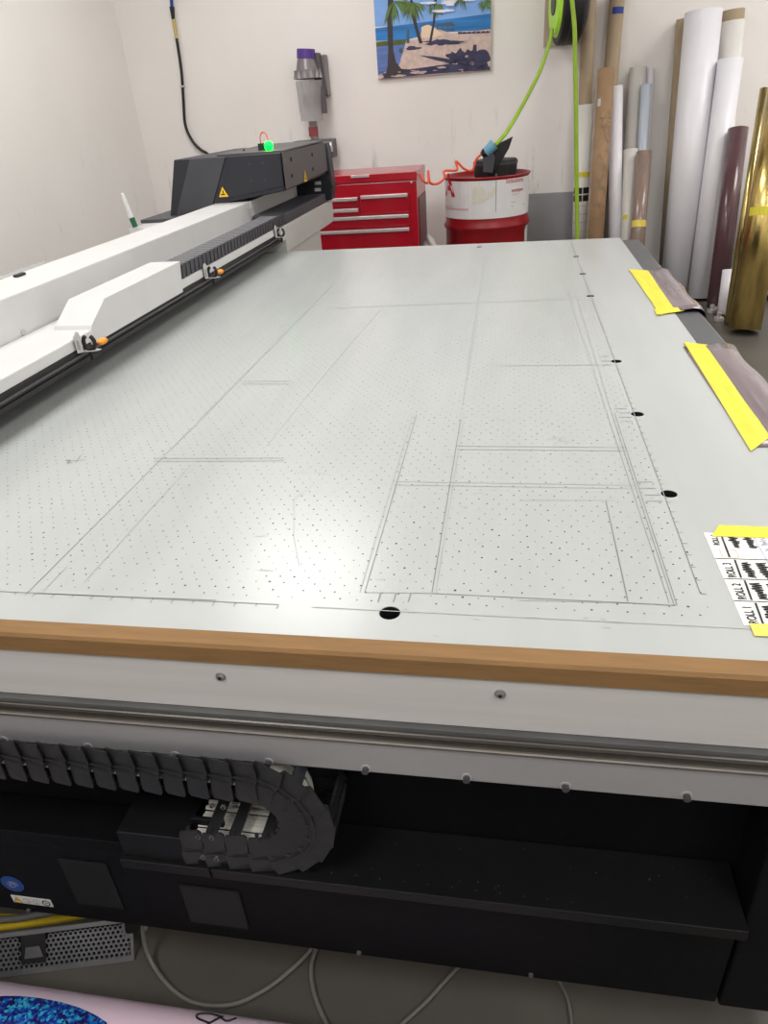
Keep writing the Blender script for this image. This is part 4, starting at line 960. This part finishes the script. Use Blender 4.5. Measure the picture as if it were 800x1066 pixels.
# tall cardboard tube
t, T, Bp, r = roll('cardboard_tube', (643.5, -6), (633, 116), 15.5, 5.80, 'cardd', 'tall bare cardboard tube with blue tape pieces behind the kraft wrapped roll', 'tube')
L_ = (Bp - T).length
def sat(py, T, Bp):     # fraction along the tube that shows at row py
    best = 0
    for i in range(200):
        p = T + (Bp - T) * (i / 200); v = p - CP; yy = 533 + F * v.dot(RD) / v.dot(RF)
        if yy >= py: return i / 200
    return 1
patch(t, T, Bp, r, sat(7, T, Bp), sat(14, T, Bp), 'blue', 'blue_tape_piece', -1.1, .5); patch(t, T, Bp, r, sat(106, T, Bp), sat(114, T, Bp), 'blue', 'blue_tape_piece', -1.4, -.3)
patch(t, T, Bp, r, sat(115, T, Bp), sat(119, T, Bp), 'tape', 'yellow_tape_piece', -1.4, -.5)
# slim white rolls
roll('vinyl_roll', (641.5, 90), (640.5, 248), 14, 5.60, 'rollw', 'slim white vinyl roll right of the tall cardboard tube', 'roll', ytop=5.80)
t, T, Bp, r = roll('film_roll', (665, 70), (652, 248), 17, 5.78, 'rollg', 'tall pale grey film roll behind the shorter pale roll', 'roll')
roll('film_roll', (677, 71), (668, 240), 9, 5.88, 'rollw', 'thin white film roll beside the tall pale grey one', 'roll')
t, T, Bp, r = roll('film_roll', (673, 88), (664, 246), 11, 5.66, 'rollb', 'bluish translucent film roll above the mauve brown roll', 'roll', ytop=5.84)
t, T, Bp, r = roll('film_roll', (657, 156), (654, 248), 15, 5.52, 'rollg', 'short pale grey film roll with a small yellow tape, beside the mauve brown roll', 'roll', ytop=5.76)
s = sat(224, T, Bp); patch(t, T, Bp, r, s, s + .03, 'tape', 'yellow_tape_piece', .1, .9)
t, T, Bp, r = roll('film_roll', (671, 158), (664, 250), 15.5, 5.38, 'rollm', 'mauve brown film roll with a yellow tape label', 'roll', ytop=5.67)
s = sat(230, T, Bp); patch(t, T, Bp, r, s, s + .045, 'tape2', 'yellow_tape_piece', -1.2, 1.1)
# large rolls on the right
t, T, Bp, r = roll('cardboard_tube', (712, 20), (700, 180), 14, 5.80, 'cardd', 'brown cardboard tube behind the big white vinyl roll', 'tube', ytop=5.95)
t, T, Bp, r = roll('vinyl_roll', (733, 12), (705, 297), 37, 5.62, 'rollw', 'tallest thick white vinyl roll leaning right of the film rolls', 'roll', ytop=5.79, zbase=0)
t, T, Bp, r = roll('vinyl_roll', (763, 22), (742, 250), 24, 5.82, 'rollw2', 'white roll on a long cardboard core, behind the plum roll', 'roll', core=.06)
t, T, Bp, r = roll('vinyl_roll', (761, 62), (729, 300), 25, 5.46, 'rollw', 'thick white vinyl roll with loose edge between the tallest roll and the plum roll', 'roll', ytop=5.68)
t, T, Bp, r = roll('plum_roll', (769, 134), (747, 312), 20, 5.16, 'plum', 'dark plum vinyl roll leaning between white and gold rolls', 'roll', ytop=5.50)
t, T, Bp, r = roll('gold_foil_roll', (796.5, 92), (758.5, 336), 9, 4.80, 'goldl', 'slim pale gold foil roll, left one of the gold pair', 'roll', ytop=5.16)
t, T, Bp, r = roll('gold_foil_roll', (818, 92), (775, 346), 34, 4.60, 'gold', 'thick shiny gold foil roll standing nearest, with yellow tape', 'roll', ytop=4.92)
s = sat(216, T, Bp); patch(t, T, Bp, r, s, s + .035, 'tape', 'yellow_tape_piece', -1.0, 1.0)
# grey tube and dolly
t, T, Bp, r = roll('grey_tube', (759, 281), (753, 328), 12, 4.98, 'rollw', 'short grey plastic tube between the plum and gold rolls', 'tube', ytop=5.08)
c = P(735, 318, 'z', .05); 
t = thing('roll_dolly', V3(c.x, 5.5, 0), 'low black roll dolly with metal feet under the leaning rolls', 'dolly')
d0 = P(726, 303, 'z', .03); d1 = P(766, 325, 'z', .03)
obj('base_plate', box(nb(), d0.x - .02, d0.x + .14, 5.60, 5.72, .02, .05), M['rubber'], t, .01)
obj('foot_bar', box(nb(), 1.33, 1.52, 5.05, 5.09, .02, .045), M['chrome'], t, .006); obj('cross_bar', box(nb(), 1.49, 1.52, 5.091, 5.60, .02, .045), M['rubber'], t, .006)
for px, py in ((738, 318), (745, 326), (760, 322)):
    c = P(px, py, 'z', .02); b = nb(); cyl(b, (c.x, c.y - .1, 0), (c.x, c.y - .1, .02), .03, 16); cyl(b, (c.x, c.y - .1, .02), (c.x, c.y - .1, .05), .014, 12); obj('levelling_foot', b, M['chrome'], t)
# white cabinet at the right frame edge
c = P(789, 300, 'y', 5.36); c.z = 0; c.x -= .06
t = thing('white_cabinet', V3(c.x + .3, 5.2, 0), 'white cabinet partly behind the gold roll at the right edge', 'cabinet')
obj('cabinet_body', box(nb(), c.x + .06, c.x + .5, 5.36, 5.86, .04, .80), M['white'], t, .005); obj('plinth', box(nb(), c.x + .08, c.x + .5, 5.38, 5.86, 0, .0395), M['rubber'], t)
obj('kick_rail', box(nb(), c.x + .06, c.x + .5, 5.345, 5.3595, .05, .09), M['chrome'], t, .002)
# pale box behind the gap (white block with yellow sticker)
c = P(762, 235, 'y', 5.6)
t = thing('white_carton', V3(c.x + .05, 5.7, 0), 'tall white carton standing behind the plum and gold rolls', 'box')
obj('carton', box(nb(), c.x - .0, c.x + .10, 5.90, 5.99, 0, .70), M['rollw2'], t, .004); c2_ = P(765, 262, 'y', 5.899); obj('yellow_sticker', box(nb(), c2_.x - .02, c2_.x + .02, 5.8985, 5.8998, c2_.z - .02, c2_.z + .02), M['tape2'], t)

# ------------------------------------------------------------------ floor in front and under the machine
# yellow floor tape with dark cable over it
q = [P(-40, 952, 'z', 0), P(92, 957, 'z', 0), P(60, 963, 'z', 0), P(-40, 976, 'z', 0)]
o = obj('yellow_cable_cover', prism(nb(), [v + V3(0, 0, .0006) for v in q] , (0, 0, .012)), M['yfloor'], bevel=.004); tag(o, 'flat yellow cable cover on the floor under the left of the printer', 'cable cover')
pts = [P(-30, 958, 'z', .022), P(0, 957.5, 'z', .022), P(25, 955, 'z', .022), P(55, 949, 'z', .022), P(80, 940, 'z', .022)]
o = obj('grey_cable', tube(nb(), pts, .007, 10), M['cable'], smooth=True); tag(o, 'thick grey cable crossing the yellow cable cover', 'cable')
# perforated panel with real holes
pA = P(0, 1018, 'z', .002); pB = P(140, 1000, 'z', .002); ux = (pB - pA); Lx = ux.length; ux.normalize(); tl = P(0, 967, 'y', pA.y + .055)
up = V3(0, .62, .785); up = (up - ux * up.dot(ux)).normalized(); nr = ux.cross(up).normalized()
if nr.y > 0: nr = -nr
Hh = .076
pf_ = thing('perforated_panel', pA, 'dark perforated metal panel lying under the left of the printer', 'metal panel')
org = pA - ux * .12
def Q(x, z, n_=0): return org + ux * x + up * z + nr * n_
b = nb(); Lf = Lx + .12; notch = .018
def frame_bar(x0, x1, z0, z1, t_=.004): prism(b, [Q(x0, z0), Q(x1, z0), Q(x1, z1), Q(x0, z1)], nr * -t_)
frame_bar(0, Lf, 0, .010); frame_bar(0, Lf - notch, Hh - .008, Hh); frame_bar(Lf - .006, Lf, .010, Hh * .62); frame_bar(Lf - notch - .001, Lf - notch + .003, Hh * .62, Hh - .008); frame_bar(Lf - notch + .003, Lf - .006, Hh * .62 - .006, Hh * .62)
obj('panel_frame', b, M['perf'], pf_)
hx0, hx1 = .12 + Lx * .165, .12 + Lx * .345      # handle recess
b = nb(); p = .0092; ro = p / math.sqrt(3); rh = .0031; row = 0; z = .010 + ro * .6
while z < Hh - .008:
    x = .003 + (p / 2 if row % 2 else 0)
    while x < Lf - (notch if z > Hh * .6 else .006):
        if not (hx0 - .004 < x < hx1 + .004 and z > .014):
            o_ = []; i_ = []; j_ = []
            for k in range(12):
                a = math.radians(30 * k); rr_ = ro * (1 if k % 2 else math.cos(math.pi / 6)) 
                o_.append(b.verts.new(Q(x + rr_ * math.cos(a + 0), z + rr_ * math.sin(a + 0)))); i_.append(b.verts.new(Q(x + rh * math.cos(a), z + rh * math.sin(a)))); j_.append(b.verts.new(Q(x + rh * math.cos(a), z + rh * math.sin(a), -.002)))
            for k in range(12):
                l = (k + 1) % 12; b.faces.new((o_[k], o_[l], i_[l], i_[k])); b.faces.new((i_[k], i_[l], j_[l], j_[k]))
        x += p
    z += p * .866; row += 1
tag(obj('perforated_mesh', b, M['perf'], pf_), kind='stuff')
b = nb(); prism(b, [Q(0, .004, -.012), Q(Lf - .02, .004, -.012), Q(Lf - .02, Hh - .004, -.012), Q(0, Hh - .004, -.012)], nr * -.002); obj('backing', b, M['gap'], pf_)
b = nb(); prism(b, [Q(hx0, .016), Q(hx1, .016), Q(hx1, Hh - .008), Q(hx0, Hh - .008)], nr * -.003)
hf = obj('handle_frame', b, M['rubber'], pf_); b = nb(); prism(b, [Q(hx0 + .006, .028, .0005), Q(hx1 - .004, .028, .0005), Q(hx1 - .010, Hh - .028, .003), Q(hx0 + .010, Hh - .028, .003)], nr * .002); obj('grip_plate', b, M['perf'], hf)
# loose grey cables
def cable(pxs, label, r=.0042):
    pts = [P(x, y, 'z', zz) for x, y, zz in pxs]
    o = obj('grey_cable', tube(nb(), pts, r, 10, 8), M['cable'], smooth=True); tag(o, label, 'cable')
cable([(153, 955, .10), (149, 968, .07), (155, 995, .02), (172, 1022, .006), (200, 1043, .006), (240, 1046, .006), (275, 1031, .006), (305, 1008, .006), (326, 986, .006), (340, 965, .006)], 'grey cable in a wide loop on the floor, left of the other cables')
cable([(338, 970, .006), (329, 988, .006), (324, 1010, .006), (329, 1040, .006), (345, 1075, .006), (360, 1100, .006)], 'grey cable curving forward from under the middle of the printer')
cable([(500, 985, .006), (475, 1009, .006), (445, 1042, .006), (415, 1070, .006), (395, 1095, .006)], 'straight grey cable running diagonally from under the printer', .0036)
cable([(575, 1005, .006), (583, 1022, .006), (592, 1042, .006), (596, 1070, .006)], 'thin dark grey cable on the floor right of the others', .003)
# printed roll lying in front (lower left corner)
A0 = P(0, 1021, 'z', .1); B0 = P(270, 1061, 'z', .1); nn = (A0 - CP).cross(B0 - CP).normalized()
if nn.z < 0: nn = -nn
rr = .075; zt3 = rr * (1 + nn.z) + .001
A0 = P(0, 1021, 'z', zt3); B0 = P(270, 1061, 'z', zt3); dd = (B0 - A0).normalized(); ax0 = A0 - nn * rr - dd * .35; ax1 = B0 - nn * rr + dd * .5
pm = mat('pink_lilac_print', rgb(250, 214, 228), .35, 0, .03, 2, c2=rgb(238, 224, 246))
sm_ = bpy.data.materials.new('blue_sequin_print'); sm_.use_nodes = True; nt = sm_.node_tree; bs = nt.nodes['Principled BSDF']; bs.inputs['Roughness'].default_value = .35
tcn = nt.nodes.new('ShaderNodeTexCoord'); vo = nt.nodes.new('ShaderNodeTexVoronoi'); vo.inputs['Scale'].default_value = 260; nt.links.new(tcn.outputs['Object'], vo.inputs['Vector'])
n1 = nt.nodes.new('ShaderNodeTexNoise'); n1.inputs['Scale'].default_value = 22; nt.links.new(tcn.outputs['Object'], n1.inputs['Vector'])
sep = nt.nodes.new('ShaderNodeSeparateColor'); nt.links.new(vo.outputs['Color'], sep.inputs[0])
ad = nt.nodes.new('ShaderNodeMath'); ad.operation = 'MULTIPLY_ADD'; ad.inputs[1].default_value = .55; nt.links.new(sep.outputs[0], ad.inputs[0])
a2 = nt.nodes.new('ShaderNodeMath'); a2.operation = 'MULTIPLY'; a2.inputs[1].default_value = .55; nt.links.new(n1.outputs[0], a2.inputs[0]); nt.links.new(a2.outputs[0], ad.inputs[2])
crn = nt.nodes.new('ShaderNodeValToRGB'); e = crn.color_ramp.elements; e[0].position = .2; e[0].color = rgb(10, 8, 34); e[1].position = .88; e[1].color = rgb(60, 190, 215)
for p_, c_ in ((.38, rgb(44, 20, 96)), (.5, rgb(16, 36, 140)), (.65, rgb(24, 84, 180))): el = e.new(p_); el.color = c_
nt.links.new(ad.outputs[0], crn.inputs[0]); nt.links.new(crn.outputs[0], bs.inputs['Base Color'])
t = thing('printed_roll', (ax0 + ax1) / 2 - V3(0, 0, rr), 'pink printed roll with blue sequin pattern lying on the floor in front', 'roll')
b = nb(); hollow(b, ax0, ax1, rr, .012, 64); o = obj('wound_print', b, pm, t); dax = (ax1 - ax0).normalized()
for f in o.data.polygons: f.use_smooth = abs(f.normal.dot(dax)) < .5
def onRoll(px, py, rad):
    v = ray(px, py); o_ = CP - ax0; vp = v - dax * v.dot(dax); op = o_ - dax * o_.dot(dax); a = vp.dot(vp); b2 = 2 * vp.dot(op); c2 = op.dot(op) - rad * rad; dsc = b2 * b2 - 4 * a * c2
    if dsc < 0: return None
    return CP + v * ((-b2 - math.sqrt(dsc)) / (2 * a))
# sequin shape as a curved patch: built in (length, angle) space
uu = (V3(0, 0, 1) - dax * dax.z).normalized(); ww = dax.cross(uu)
if ww.y > 0: ww = -ww
def cyl_pt(s, th, rad): return ax0 + dax * s + (uu * math.cos(th) + ww * math.sin(th)) * rad
def sth(px, py):
    p = onRoll(px, py, rr); s = (p - ax0).dot(dax); q_ = p - ax0 - dax * s; return s, math.atan2(q_.dot(ww), q_.dot(uu))
bd = [sth(*p) for p in ((-20, 1042), (0, 1037), (20, 1037), (40, 1039), (62, 1043), (82, 1049), (98, 1056), (112, 1065))]
b = nb(); prev = None
s_end = bd[-1][0] + .02; th_end = bd[-1][1] + .35
pts_ = bd + [(s_end, th_end)]
pts_.insert(0, (bd[0][0] - .2, bd[0][1] + .1))
def tint(s):
    for (a, b1), (c1, d1) in zip(pts_, pts_[1:]):
        if a <= s <= c1: return b1 + (d1 - b1) * (s - a) / (c1 - a)
    return th_end
ns = 60
cols = []
for i in range(ns + 1):
    s = pts_[0][0] + (s_end - pts_[0][0]) * i / ns; t0 = tint(s); col = [b.verts.new(cyl_pt(s, t0 + (th_end + .8 - t0) * j / 14, rr + .0005)) for j in range(15)]; cols.append(col)
for i in range(ns):
    for j in range(14): b.faces.new((cols[i][j], cols[i + 1][j], cols[i + 1][j + 1], cols[i][j + 1]))
obj('sequin_image', b, sm_, t, smooth=True)
b = nb()
for pts in (((218, 1065), (206, 1060), (206, 1056), (218, 1055.5), (228, 1058), (236, 1063), (246, 1060)), ((242, 1055.5), (232, 1058), (222, 1063), (214, 1068))):
    pp = []
    for px, py in pts:
        pt = onRoll(px, py, rr + .0008)
        if pt: pp.append(pt)
    tube(b, pp, .0016, 6, 6)
obj('black_script', b, M['ink'], t)
